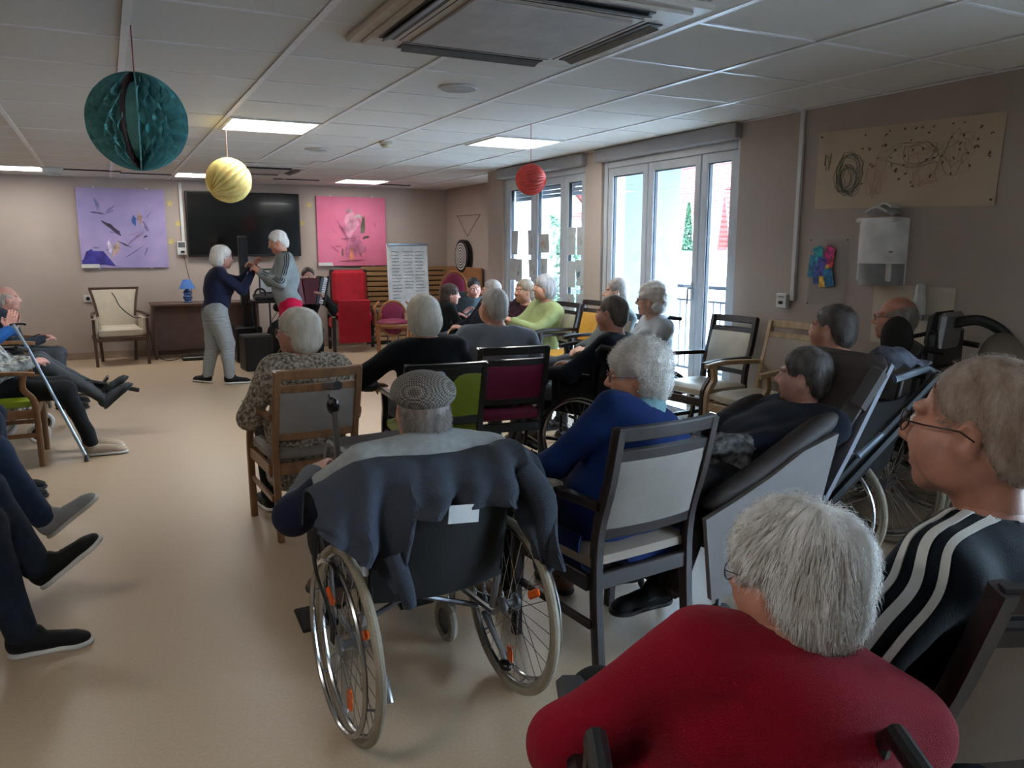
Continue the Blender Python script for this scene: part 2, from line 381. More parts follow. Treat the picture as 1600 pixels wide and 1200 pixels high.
# rolled-down strip of shutter behind the far window
shm = mat('shutter_slat', (120, 128, 134), .5)
for k in range(4): tag(part('shutter_slat', MB().box((XF+.1, 7.78, 2.20-k*.045), (.012, 1.8, .042), .004), shm), 'grey roller shutter slat outside the far window, %s from the top' % ['first', 'second', 'third', 'fourth'][k], 'shutter', 'roller shutter slats')
# children's sheets taped on the far window
inks = [(150, 110, 90), (90, 100, 110), (190, 120, 80), (70, 120, 160), (120, 110, 130), (200, 110, 90)]
PAP = mat('sheet_paper', (176, 180, 182), .8, var=.03)
sheets = [(8.45, 1.56, .17, .27), (8.02, 1.56, .16, .27), (7.72, 1.55, .23, .2), (7.15, 1.57, .17, .28), (6.97, 1.57, .15, .28), (8.5, 1.25, .2, .25), (7.98, 1.27, .2, .2), (7.73, 1.25, .15, .27), (7.15, 1.23, .17, .27), (6.97, 1.25, .16, .26), (7.96, 1.0, .2, .18), (7.15, .93, .17, .2), (6.97, .94, .15, .2), (8.33, 1.24, .17, .26)]
rowsn = ['top', 'top', 'top', 'top', 'top', 'middle', 'middle', 'middle', 'middle', 'middle', 'bottom', 'bottom', 'bottom', 'middle']
for k, (y, z, wd, ht) in enumerate(sheets):
    curl = random.uniform(-.012, .02); yy = y
    def fn(u, v): return (XF-.042-curl*abs(v-.2)*1.2-.006*math.sin(u*3), yy+(u-.5)*wd*(1-.1*(1-v)), z+(v-.5)*ht)
    b = MB().grid(fn, 5, 6, thick=.0012)
    t = tag(part('paper_sheet', b, PAP), '%s row small drawing sheet taped to the far window, %s' % (rowsn[k], ['left edge pane', 'curled one', 'wide one', 'near pane left', 'near pane right', 'left edge pane', 'square one', 'narrow with orange blot', 'near pane with ochre blot', 'near pane right with orange blot', 'middle pane', 'near pane with blue bird', 'near pane right', 'second from left edge'][k]), 'drawing', 'sheets taped on the far window')
    im = mat('ink%d' % (k % 6), inks[k % 6], .8); g = MB()
    for q in range(3):
        cy, cz = yy+random.uniform(-.3, .3)*wd*.6, z+random.uniform(-.3, .3)*ht*.6
        g.tube([(XF-.046-curl*.7, cy+.02*math.cos(a*1.3+q)*random.uniform(.5, 1), cz+.03*math.sin(a)*random.uniform(.5, 1)) for a in range(7)], .0025, 4)
    part('ink_drawing', g, im, t)
# ------------------------------------------------------------------ balcony and view outside
CONC = mat('concrete', (190, 190, 188), .8, var=.05)
OW = mat('white_render', (226, 229, 231), .85, var=.02)
struct(part('balcony_floor', MB().box((5.35, 6.6, -.08), (1.6, 8, .12)), CONC))
struct(part('balcony_ceiling_light_shield', MB().box((5.3, 4.6, 2.5), (1.45, 12, .16)), OW))  # unseen near end run on over the third window to cut its light
struct(part('balcony_partition', MB().box((4.94, 6.7, 1.2), (.7, .14, 2.45), .005), mat('partition_render', (112, 118, 126), .85, var=.02)))
t = thing('balcony_railing', 'dark metal balcony railing with thin vertical bars outside near window', 'railing', (6.1, 0, 0))
IR = mat('railing_metal', (52, 60, 70), .5, .3)
part('top_rail', MB().box((0, 6.6, 1.06), (.05, 7.8, .045), .006), IR, t); part('lower_rail', MB().box((0, 6.6, .1), (.03, 7.8, .03)), IR, t); part('middle_rail', MB().box((0, 6.6, .9), (.03, 7.8, .025)), IR, t)
barm = MB().box((0, 0, 0), (.014, .014, .8)).mesh('bar', IR)
for k in range(66): link('bar', barm, t, (0, 2.75+k*.118, .5))
struct(part('ground_outside', MB().box((25, 14, -3.05), (41, 70, .1)), mat('asphalt', (150, 152, 150), .9)))
t = tag(part('garden_wall_building', MB().box((9.1, 7.2, -.8), (.3, 9, 4.5), .02), OW), 'bright white flat wall across from the near window', 'building')
struct(t); del t['category']; del t['label']
red = part('red_panel', MB().box((5.15, 10.1, 1.2), (.03, .3, 2.4), .004), mat('red_panel', (150, 60, 70), .6)); tag(red, 'narrow red vertical panel outside the far window', 'panel')
ROOF = mat('roof_tile', (122, 58, 52), .8, var=.1, vscale=5); RW = mat('house_wall', (214, 214, 212), .85)
def house(label, x, y, wx, wy, zb, ze, zr, rz, courses=16):
    t = thing('house', label, 'house', (x, y, zb), rz)
    part('wall', MB().box((0, 0, (ze-zb)/2), (wx, wy, ze-zb), .02), RW, t)
    he, hr = ze-zb, zr-zb
    for sg in (-1, 1):                                       # courses of tiles, stepped
        for k in range(courses):
            f0, f1 = k/courses, (k+1.25)/courses
            x0, x1 = sg*(wx/2+.35)*(1-f0), sg*(wx/2+.35)*(1-min(f1, 1)); z0, z1 = he-.1+(hr-he)*f0, he-.1+(hr-he)*min(f1, 1)
            part('tile_course', MB().bar([(x0, 0, z0+.05), (x1, 0, z1)], wy+.5, .05, (0, 1, 0)), ROOF, t)
    g = MB().prism([(-wx/2, he), (wx/2, he), (0, hr-.12)], 1, -wy/2, wy/2); part('gable', g, RW, t)
    part('ridge', MB().tube([(0, -wy/2-.25, hr-.02), (0, wy/2+.25, hr-.02)], .09), ROOF, t)
    c = MB(); c.box((wx*.12, wy*.2, hr+.1), (.5, .5, 1.1), .02); c.box((wx*.12, wy*.2, hr+.7), (.6, .6, .12), .02); part('chimney', c, mat('chimney', (150, 150, 155), .8), t)
    part('chimney_pot', MB().lathe([(.12, .76), (.1, .8), (.12, 1.1)], (wx*.12, wy*.2, hr), 10), ROOF, t)
    for k in range(3):
        w_ = part('window_opening', MB().box((-wx/2-.01, -wy*.3+k*wy*.3, he-1.0), (.06, .9, 1.1), .01), RW, t); part('pane', MB().box((-wx/2-.03, -wy*.3+k*wy*.3, he-1.0), (.05, .76, .96)), mat('dark_pane', (110, 130, 145), .15), w_)
    return t
house('large house with long red tiled roof across the street', 20.5, 21.5, 7.5, 12, -3, 2.65, 4.6, 0)
house('smaller house with sloping red roof and grey chimney in front', 14.9, 12.7, 4.6, 5, -3, 1.5, 2.9, .9, 12)
house('red roofed house with pale walls seen through far window', 14.2, 31, 6, 7, -3, 2.9, 5.1, .35, 12)
def bush(name, label, x, y, zb, h, r, col, nn, cone_):
    t = thing(name, label, 'tree', (x, y, zb)); part('trunk', MB().tube([(0, 0, 0), (.02, 0, h*.3), (0, .02, h*.8)], [.09, .07, .02]), mat('bark', (90, 75, 60), .9), t)
    b = MB(); V = []; F = []
    for k in range(nn):
        u = random.random(); a = random.uniform(0, 2*PI); rr = r*((1-u)**.8 if cone_ else math.sqrt(max(0, 1-(2*u-1)**2)))*random.uniform(.75, 1.05); z = h*(.08+.92*u) if cone_ else h*(.3+.7*u)
        p = np.array([rr*math.cos(a), rr*math.sin(a), z]); s = r*.1; d1 = rng.normal(size=3); d2 = np.cross(nrm(d1), rng.normal(size=3)); d1 = nrm(d1)*s; d2 = nrm(d2)*s*.6
        o = len(V); V += [p-d1, p-d2, p+d1, p+d2]; F.append((o, o+1, o+2, o+3))
    b.add(V, F); part('foliage', b, mat(name+'_leaf', col, .7, var=.2, vscale=3), t, kind='stuff')
bush('conifer', 'tall narrow green conifer outside the near window', 10.5, 12.9, -3, 5.4, .42, (30, 62, 36), 3500, True)
bush('leafy_tree', 'pale green leafy tree outside the far window', 11.2, 19.9, -3, 5.4, 1.1, (84, 108, 84), 3000, False)
bush('potted_shrub', 'green shrub beyond the balcony railing', 6.9, 7.15, -2.2, 3.35, .42, (120, 140, 92), 1500, False)
# ------------------------------------------------------------------ right wall fittings
X = XW
t = thing('cable_duct', 'white vertical cable duct on the right wall', 'cable duct', (X, 4.09, 0)); part('duct', MB().box((-.012, 0, 1.78), (.024, .035, 1.28), .003), WHITE, t)
t = thing('wall_thermostat', 'small white wall switch box beside the cable duct', 'switch', (X, 4.17, 1.135)); part('box', MB().box((-.02, 0, 0), (.04, .1, .1), .006), WHITE, t); part('dial', MB().box((-.043, 0, -.012), (.01, .035, .02), .003), BLACKP, t); part('display', MB().box((-.042, 0, .028), (.006, .05, .008)), STEEL, t)
# large doodled paper
pap = mat('kraft_paper', (186, 168, 146), .85, var=.03, vscale=3)
def sheet(u, v):  # u along Y (0 near) v up
    y0 = 2.72+(2.70-2.72)*v; y1 = 3.95+(3.94-3.95)*v; z0 = 1.73+(1.76-1.73)*u; z1 = 2.21+(2.25-2.21)*u
    return (X-.008-.006*math.sin(u*9)*math.sin(v*3), y0+(y1-y0)*u, z0+(z1-z0)*v)
t = tag(part('drawing_sheet', MB().grid(sheet, 20, 8, thick=.002), pap), 'long beige paper with scribbles and small stickers, high on right wall', 'drawing')
def scrib(cu, cv, ru, rv, turns, col, rad=.0012, jit=.3):
    P = []; ph = random.random()*6
    for k in range(int(turns*14)):
        a = k/14*2*PI; q = (1-jit*random.random())*(.3+.7*abs(math.sin(k*.11+ph))); u = min(.98, max(.02, cu+ru*q*math.cos(a+ph)+.02*math.sin(a*.3))); v = min(.97, max(.03, cv+rv*q*math.sin(a+ph)))
        s_ = sheet(u, v); P.append((s_[0]-.003, s_[1], s_[2]))
    return MB().tube(P, rad, 3)
G = mat('crayon_green', (84, 104, 92), .9); P_ = mat('crayon_pink', (160, 112, 100), .9); B_ = mat('crayon_grey', (120, 112, 104), .9); DR = mat('crayon_darkgreen', (40, 80, 40), .9)
part('green_scribble', scrib(.79, .42, .085, .33, 14, 0), G, t, kind='stuff'); part('pink_scribble', scrib(.35, .45, .11, .3, 6, 0, .0009, .5), P_, t); part('grey_scribble', scrib(.42, .62, .2, .22, 5, 0, .0009, .4), B_, t); part('pink_scribble', scrib(.62, .35, .05, .3, 5, 0, .0009, .5), P_, t)
part('grey_scribble', scrib(.2, .6, .1, .3, 5, 0, .0009, .5), B_, t); part('green_stroke', scrib(.93, .62, .004, .13, 3, 0, .0012), DR, t)
dots = MB(); dm = [mat('sticker_red', (110, 45, 42), .6), mat('sticker_brown', (96, 62, 48), .6), mat('sticker_dark', (84, 52, 46), .6), mat('sticker_mauve', (128, 96, 100), .6)]
for k in range(62):
    u, v = (random.gauss(.42, .22), random.gauss(.6, .2)); u = min(.95, max(.05, u)); v = min(.93, max(.08, v)); s_ = sheet(u, v)
    for q in range(3): dots.ball((s_[0]-.003, s_[1]+random.uniform(-.006, .006), s_[2]+random.uniform(-.006, .006)), (.002, .005, .004), 6, 4, None, k % 4)
part('stickers', dots, dm, t, kind='stuff')
part('pin', MB().ball((X-.012, 2.74, 1.76), .006, 8, 6), BLACKP, t); part('pin', MB().ball((X-.012, 3.92, 2.22), .006, 8, 6), BLACKP, t)
# plastic sleeve with bright painting
t = thing('plastic_sleeve', 'clear plastic sleeve with a small bright multicoloured painting', 'picture', (X, 0, 0))
film = mat('clear_film', (190, 184, 180), .15, var=.02, alpha=.22)
part('film', MB().grid(lambda u, v: (-.008-.007*math.sin(u*7+v*5)*math.sin(v*6+u*2), 3.645+.315*u, 1.125+.435*v), 14, 18, thick=.001), film, t, True)
cols = [(30, 120, 150), (40, 90, 150), (225, 150, 30), (210, 60, 50), (190, 40, 120), (20, 140, 150), (235, 170, 60), (60, 70, 150), (30, 110, 160)]
for k, (y, z, a) in enumerate(((3.92, 1.38, .1), (3.88, 1.34, -.1), (3.81, 1.36, .05), (3.79, 1.40, .15), (3.80, 1.44, .4), (3.87, 1.44, -.3), (3.82, 1.32, .0), (3.85, 1.38, .2), (3.78, 1.31, -.25))):
    part('paint_patch', MB().box((-.018-.0006*k, y, z), (.001, .075, .15 if k < 7 else .12), .0004, rotm(a, 0, 0)), mat('paint%d' % k, cols[k], .6, var=.25, vscale=30), t)
for (y, z) in ((3.655, 1.555), (3.955, 1.555), (3.955, 1.13)): part('pin', MB().ball((-.014, y, z), .005, 8, 6), BLACKP, t)
# paper towel dispenser
t = thing('towel_dispenser', 'white wall mounted paper towel dispenser with grey clear lower window', 'dispenser', (X, 3.37, 1.28))
def pr(u, w_, h0, h1):
    return
b = MB(); b.grid(lambda u, v: (-.02-.13*(math.sin(PI*min(1, max(0, u)))**.35), -.15+.3*u, .13+.27*v-.0*u), 17, 6, thick=.004); b.box((-.07, 0, .39), (.13, .28, .03), .012); b.box((-.01, 0, .2), (.02, .3, .4), .005); part('cover', b, mat('dispenser_white', (214, 214, 212), .25, coat=.3), t, True)
part('clear_window', MB().grid(lambda u, v: (-.018-.12*(math.sin(PI*u)**.35), -.146+.292*u, .0+.13*v), 17, 4, thick=.003), mat('smoky_plastic', (150, 152, 156), .2, alpha=.75), t, True)
part('towel_stack', MB().box((-.07, 0, .08), (.09, .24, .12), .01), mat('paper_white', (200, 200, 198), .9), t); part('lock', MB().box((-.115, -.12, .2), (.02, .012, .006)), BLACKP, t)
tw = MB(); tw.grid(lambda u, v: (-.02-.12*u, -.09+.15*v, .425+.03*math.sin(v*3.1)+.01*math.sin(u*8)), 6, 10, thick=.012); tw.grid(lambda u, v: (-.03-.09*u, -.1+.12*v, .45+.035*math.sin(v*3.1+.3)), 6, 8, thick=.01)
o = part('folded_towels', tw, mat('paper_white', (200, 200, 198), .9), None, True); o.location = (X, 3.37, 1.28); tag(o, 'folded white paper towels lying on top of the dispenser', 'paper towel')
# beige board with soap bottle
t = tag(part('splash_board', MB().box((X-.006, 3.16, 1.1), (.012, .54, .36), .002), mat('beige_board', (196, 186, 168), .5, var=.02)), 'beige rectangular board behind the soap bottle', 'board')
part('joint_line', MB().box((X-.0125, 3.0, 1.1), (.001, .2, .002)), BASE, t)
t = thing('soap_dispenser', 'translucent soap bottle in a small metal wall bracket', 'soap dispenser', (X-.06, 3.07, 1.1))
part('bottle', MB().lathe([(.028, .01), (.032, .02), (.032, .12), (.028, .13), (.03, .15), (.03, .185), (.02, .2), (.001, .202)], n=20), mat('soap_bottle', (205, 208, 206), .2, alpha=.75), t, True); part('pump', MB().tube([(0, 0, .1), (-.05, .02, .1), (-.055, .02, .07)], .005), WHITE, t, True); part('bracket', MB().box((.015, -.01, .005), (.09, .08, .035), .003), CHROME, t)
# ------------------------------------------------------------------ back wall items
def poster(label, x0, x1, z0, z1, base, base2, blobs, name):
    t = thing('poster', label, 'poster', ((x0+x1)/2, YB-.008, (z0+z1)/2)); w_, h_ = x1-x0, z1-z0
    part('canvas', MB().box((0, -.012, 0), (w_, .024, h_), .003), mat(name, base, .75, rgb2=base2, vscale=2.2), t)
    for k, (u, v, wu, hv, rot, col, shp) in enumerate(blobs):
        cx, cz = (u-.5)*w_, (v-.5)*h_; b = MB(); pts = []
        if shp == 'tri': pts = [(-.5, -.5), (.5, -.5), (.25, -.15), (-.05, .5), (-.25, .35)]
        else: pts = [(.5*math.cos(a)*(1+.28*math.sin(3*a+k)), .5*math.sin(a)*(1+.28*math.cos(4*a+k))) for a in np.linspace(0, 2*PI, 18)[:-1]]
        co, si = math.cos(rot), math.sin(rot); out = [(cx+(p[0]*wu*co-p[1]*hv*si)*w_, cz+(p[0]*wu*si+p[1]*hv*co)*h_) for p in pts]
        out = [(min(w_/2, max(-w_/2, a)), min(h_/2, max(-h_/2, c))) for a, c in out]
        b.prism(out[::-1], 1, -.0255-.0005*k, -.022); part('painted_patch', b, mat('%s_p%d' % (name, k), col, .75, var=.16, vscale=9), t)
    for k in range(16):
        cx, cz = random.uniform(-.36, .36)*w_, random.uniform(-.34, .3)*h_; a = random.uniform(0, PI); L = random.uniform(.02, .09); b = MB(); pts = [(cx+L*math.cos(q)*math.cos(a)-.012*math.sin(q)*math.sin(a), cz+L*math.cos(q)*math.sin(a)+.012*math.sin(q)*math.cos(a)) for q in np.linspace(0, 2*PI, 11)[:-1]]
        b.prism(pts[::-1], 1, -.0245-.0001*k, -.022); part('painted_patch', b, mat('%s_f%d' % (name, k % 4), tuple(int(c*f) for c, f in zip(base, [(.86, .84, .9), (1.1, 1.12, 1.06), (.94, .9, .94), (1.05, 1.0, .92)][k % 4])), .75, var=.08, vscale=9), t)
    part('caption_strip', MB().box((-w_*.4, -.034, -h_/2+.028), (w_*.2, .012, .05)), WHITE, t)
    for sx in (-.3, .3):
        for sz in (-1, 1): part('clip', MB().box((sx*w_, -.012, sz*(h_/2+.006)), (.03, .03, .014), .003), WHITE, t)
poster('purple abstract mountain poster on the back wall', -.28, .79, 1.225, 2.28, (146, 134, 182), (168, 152, 194),
       [(.25, .1, .6, .22, -.3, (62, 56, 140), 'tri'), (.14, .14, .3, .2, 0, (58, 52, 138), 'tri'), (.22, .8, .04, .16, .3, (120, 125, 165), 'o'), (.22, .69, .15, .02, -.15, (74, 70, 96), 'o'), (.38, .5, .26, .05, -.7, (66, 56, 80), 'o'), (.63, .6, .05, .12, 0, (60, 96, 165), 'o'), (.7, .63, .05, .14, .1, (170, 140, 130), 'o'), (.4, .24, .07, .17, -.3, (178, 150, 136), 'o'), (.33, .27, .05, .14, .2, (205, 195, 215), 'o'), (.63, .38, .24, .03, .7, (150, 122, 172), 'o'), (.76, .53, .03, .16, .4, (126, 110, 150), 'o'), (.75, .4, .05, .02, .5, (60, 56, 80), 'o'), (.5, .3, .16, .015, -.5, (70, 60, 90), 'o'), (.6, .2, .28, .012, .6, (120, 96, 150), 'o')], 'purple_poster')
poster('pink abstract floral poster on the back wall', 2.87, 3.94, 1.225, 2.26, (206, 104, 138), (216, 120, 152),
       [(.5, .5, .3, .6, .1, (190, 108, 140), 'o'), (.48, .62, .2, .36, 0, (198, 136, 158), 'o'), (.52, .28, .3, .3, 0, (180, 104, 134), 'o'), (.66, .6, .06, .28, -.1, (92, 88, 72), 'o'), (.7, .42, .1, .04, .3, (80, 74, 60), 'o'), (.6, .72, .12, .05, 0, (170, 160, 160), 'o'), (.45, .8, .12, .02, -.2, (150, 140, 130), 'o'), (.36, .52, .03, .26, .5, (150, 76, 106), 'o'), (.42, .4, .2, .012, .1, (120, 70, 92), 'o'), (.48, .16, .06, .2, 0, (212, 130, 104), 'o'), (.35, .2, .03, .12, 0, (130, 86, 96), 'o'), (.6, .2, .03, .14, .3, (150, 90, 110), 'o'), (.5, .08, .36, .015, .05, (150, 90, 106), 'o')], 'pink_poster')
t = thing('television', 'large black flat television screen on back wall', 'television', (1.83, YB-.006, 1.825))
part('casing', MB().box((0, -.05, 0), (1.56, .07, .9), .01), BLACKP, t); part('screen', MB().box((0, -.0865, .005), (1.52, .006, .86), .002), mat('tv_screen', (9, 10, 11), .12, var=.02, coat=.2), t); part('wall_bracket', MB().box((0, -.01, 0), (.4, .03, .4)), STEEL, t)
t = thing('cable_duct', 'white vertical cable duct left of the television', 'cable duct', (1.0, YB, 0)); part('duct', MB().box((0, -.015, 1.93), (.04, .03, .9), .003), WHITE, t)
t = thing('socket_box', 'white double socket box under the cable duct left of the television', 'socket', (.97, YB, 1.49)); part('box', MB().box((0, -.025, 0), (.12, .05, .19), .006), WHITE, t); part('socket_face', MB().box((0, -.052, .045), (.09, .006, .07), .002), STEEL, t); part('plug', MB().box((.01, -.06, -.05), (.05, .03, .03), .005), BLACKP, t)
t = thing('wall_socket', 'white wall socket with black plug beside the cream armchair', 'socket', (-.24, YB, .82)); part('plate', MB().box((0, -.008, 0), (.11, .016, .1), .004), WHITE, t); part('plug', MB().lathe([(.026, 0), (.024, .03), (.01, .035)], (0, -.015, 0), 12, rotm(PI/2)), BLACKP, t, True)
SM = mat('pale_yellow', (196, 178, 110), .7)
for k, (x, z, wh) in enumerate(((.86, 2.1, 'topmost, right of the purple poster'), (.95, 1.83, 'beside the cable duct, middle of the left three'), (.84, 1.58, 'lowest of the left three'), (2.77, 2.13, 'upper one right of the television'), (2.66, 1.86, 'lower one right of the television'))):
    pts = [((.055 if i % 2 == 0 else .024)*math.sin(i*PI/5+.2*k), (.055 if i % 2 == 0 else .024)*math.cos(i*PI/5+.2*k)) for i in range(10)]
    o = part('paper_star', MB().prism(pts, 1, -.004, 0), SM, None); o.location = (x, YB-.001, z); tag(o, 'small yellow paper star, ' + wh, 'star decoration', 'yellow paper stars')
# slatted wooden screen along back wall right of the recliner
t = thing('slatted_screen', 'wooden slatted screen of horizontal boards against back wall', 'screen', (4.2, YB-.16, 0)); WD = mat('pale_pine', (150, 116, 78), .6, var=.1, vscale=3, stretch=(1, 8, 12))
for k in range(15): part('slat', MB().box((0, random.uniform(-.003, .003), .09+k*.078), (1.42, .02, .058), .003), WD, t)
for x in (-.68, -.23, .22, .67): part('post', MB().box((x, .03, .6), (.05, .03, 1.2), .004), WD, t)
part('gap_shade_sheet', MB().box((0, .05, .6), (1.4, .008, 1.18)), mat('gap_shade_brown', (40, 28, 22), .8), t)  # added dark sheet: puts the shade of the slat gaps into its colour
t = thing('wooden_board', 'plain brown wooden board standing in the recess below dartboard', 'board', (XR-.05, 11.35, 0)); part('panel', MB().box((0, 0, .61), (.03, 1.3, 1.2), .004), mat('brown_board', (148, 102, 66), .5, var=.08, vscale=3, stretch=(1, 1, 6)), t)
# flip chart
t = thing('flip_chart', 'white flip chart covered with rows of black handwriting', 'flip chart', (4.0, 11.3, 0), PI+.12)
part('board', MB().box((0, -.0, 1.07), (.66, .025, .98), .004, rotm(.06)), WHITE, t); part('paper', MB().box((0, .02, 1.06), (.62, .008, .93), .002, rotm(.06)), mat('chart_paper', (214, 214, 208), .85), t); part('clamp_bar', MB().box((0, .0, 1.55), (.66, .05, .03), .006), STEEL, t)
ink = MB()
for c_ in range(3):
    for r_ in range(17):
        if c_ == 1 and r_ > 11: continue
        x0 = -.27+c_*.19; z = 1.44-r_*.048; L = random.uniform(.1, .165); P = []
        for q in range(12): P.append((-(x0+L*q/11), .027+.06*(1.06-z), z+random.uniform(-.006, .006)+(.004 if q % 2 else -.004)))
        ink.tube(P, .0035, 4)
part('handwriting', ink, BLACKP, t, kind='stuff')
for (x, y) in ((-.3, .14), (.3, .14), (0, .42)): part('leg', MB().tube([(x*.8, -.035, 1.3), (x, -y, 0.01)], .012), STEEL, t)
# dartboard with string
t = thing('dartboard', 'round black and white ringed target hanging in the recess', 'dartboard', (XR-.03, 11.42, 1.37)); Rr = rotm(0, -PI/2, 0)
part('board', MB().lathe([(.255, 0), (.255, .03), (.235, .04)], n=36, rot=Rr), BLACKP, t, True)
part('backing_disc', MB().lathe([(.25, -.018), (.25, .0)], (0, -.07, 0), n=36, rot=Rr), BLACKP, t, True)
for k in range(5):
    ro = .205-k*.042; part('white_ring', MB().lathe([(ro, .038), (ro, .042+.002*k)], n=36, rot=Rr), WHITE, t); part('black_ring', MB().lathe([(max(.006, ro-.021), .038), (max(.006, ro-.021), .043+.002*k)], n=36, rot=Rr), BLACKP, t)
part('hanging_string', MB().tube([(0, .22, .62), (0, -.64, .61), (0, -.17, .3), (0, .22, .62)], .004, 4), mat('string', (96, 72, 62), .9), t)
# paper balls
def leaf_ball(label, loc, r, col, top, rz, strcol):
    """honeycomb tissue ball: radial half-disc leaves whose edges zigzag against their neighbours"""
    t = thing('paper_ball', label, 'paper ball', loc, rz); m = mat('tissue_%d' % col[0], col, .8, var=.06, vscale=20)
    N = 44; g0 = .2; sp = (2*PI-2*g0)/(N-1); b = MB()
    for i in range(N):
        a0 = g0+sp*i; sg = 1 if i % 2 else -1
        def fn(u, v):
            ph = -PI/2+PI*v; rr = r*(.25+.75*u)*(1-.0*u); z = rr*math.sin(ph)
            a = a0+sg*sp*.5*math.cos(z/r*PI*4.2)*u
            return (rr*math.cos(ph)*math.cos(a), rr*math.cos(ph)*math.sin(a), z)
        b.grid(fn, 4, 40)
    part('tissue_leaves', b, m, t, kind='stuff')
    core = MB().ball((0, 0, 0), r*.8, 24, 16); part('inner_tissue', core, m, t, True)
    card = mat('card_brown', (70, 44, 40), .8); pts = [(r*.99*math.cos(q), r*.99*math.sin(q)) for q in np.linspace(-PI/2, PI/2, 22)]
    for s_ in (-1, 1):
        o = part('end_card', MB().prism(pts, 1, -.003, .003), card if s_ < 0 else m, t); o.rotation_euler = (0, 0, s_*g0*.8)
    part('hanging_string', MB().tube([(0, 0, r*.98), (0, 0, top-loc[2])], .0025, 5), mat('string_%d' % strcol[0], strcol, .6), t)
def rib_ball(label, loc, r, col, top, rz, axis, strcol, ribs=24):
    t = thing('paper_ball', label, 'paper ball', loc, rz); m = mat('tissue_%d' % col[0], col, .6, var=.05, vscale=20, sss=.3); A = rotm(0, axis, 0)
    def fn(u, v):
        a = 2*PI*u; ph = -PI/2+PI*v; c = math.cos(ph); k = 1-.07*abs(math.sin(ribs*a/2+.8*math.sin(ph)))*min(1, c*3)
        return A @ np.array([r*k*c*math.cos(a), r*k*c*math.sin(a), r*k*math.sin(ph)])
    part('pleated_paper', MB().grid(fn, ribs*8+1, 26), m, t, True)
    part('hanging_string', MB().tube([(0, 0, r*.95), (0, 0, top-loc[2])], .0022, 5), mat('string_%d' % strcol[0], strcol, .6), t)
leaf_ball('large teal honeycomb tissue paper ball hanging at upper left', (.17, 3.89, 2.03), .203, (108, 176, 178), H, -1.75, (150, 40, 60))
rib_ball('pale yellow pleated paper ball hanging in front of the first light panel', (.88, 6.47, 2.0), .168, (226, 205, 128), H, .3, 1.0, (200, 160, 150))
rib_ball('small coral red pleated paper ball hanging before the far window', (2.92, 5.45, 2.01), .117, (222, 84, 76), H, -.35, 1.45, (190, 80, 80), 26)
# ------------------------------------------------------------------ chairs
OAK = mat('honey_oak', (132, 94, 62), .42, var=.1, vscale=4, stretch=(6, 6, 1)); LOAK = mat('light_oak', (178, 148, 112), .42, var=.08, vscale=4, stretch=(6, 6, 1))
WEN = mat('dark_wenge', (34, 22, 22), .42, var=.15, vscale=5, stretch=(6, 6, 1)); BWD = mat('black_wood', (22, 20, 22), .3, var=.1, coat=.2); BRW = mat('brown_walnut', (70, 48, 38), .4, var=.12, vscale=4)
TAU = mat('taupe_vinyl', (142, 126, 112), .45, var=.03, bump=.12, bscale=200); CRE = mat('cream_vinyl', (190, 180, 160), .4, var=.03, bump=.1, bscale=150); GRY = mat('greige_fabric', (140, 131, 124), .7, var=.03, bump=.3, bscale=500)
GRN = mat('olive_green_vinyl', (120, 132, 22), .45, var=.04, bump=.1, bscale=150); MAG = mat('magenta_fabric', (128, 22, 64), .6, var=.05, bump=.2, bscale=400); YEL = mat('ochre_vinyl', (198, 150, 62), .45, var=.04, bump=.1); RED = mat('red_velour', (158, 8, 30), .9, var=.06, sheen=.05, bump=.2, bscale=300)
GRS = mat('green_seat', (142, 160, 30), .45, var=.03)
def cushion(mb, c, d, puff=.02, n=10, rot=None):
    """pillowy rounded slab, thickness along z"""
    w_, l_, h_ = d
    V = []; F = []; R = rot if rot is not None else np.eye(3)
    for s_ in (1, -1):
        for i in range(n+1):
            for j in range(n+1):
                u, v = i/n*2-1, j/n*2-1; e = (1-abs(u)**5)*(1-abs(v)**5); x = u*(w_/2)*(1-.02*v*v); y = v*(l_/2)*(1-.02*u*u)
                V.append(R @ np.array([x, y, s_*(h_/2*.6*(1 if e > .001 else .75)+puff*e**.5)])+np.asarray(c, float))
    o = (n+1)**2
    for i in range(n):
        for j in range(n):
            a = i*(n+1)+j; q = (a, a+n+1, a+n+2, a+1); F.append(q); F.append(tuple(k+o for k in q[::-1]))
    rim = [i*(n+1) for i in range(n+1)]+[n*(n+1)+j for j in range(1, n+1)]+[i*(n+1)+n for i in range(n-1, -1, -1)]+[j for j in range(n-1, 0, -1)]
    for a, b in zip(rim, rim[1:]+rim[:1]): F.append((a, a+o, b+o, b)[::-1])
    return mb.add(V, F)
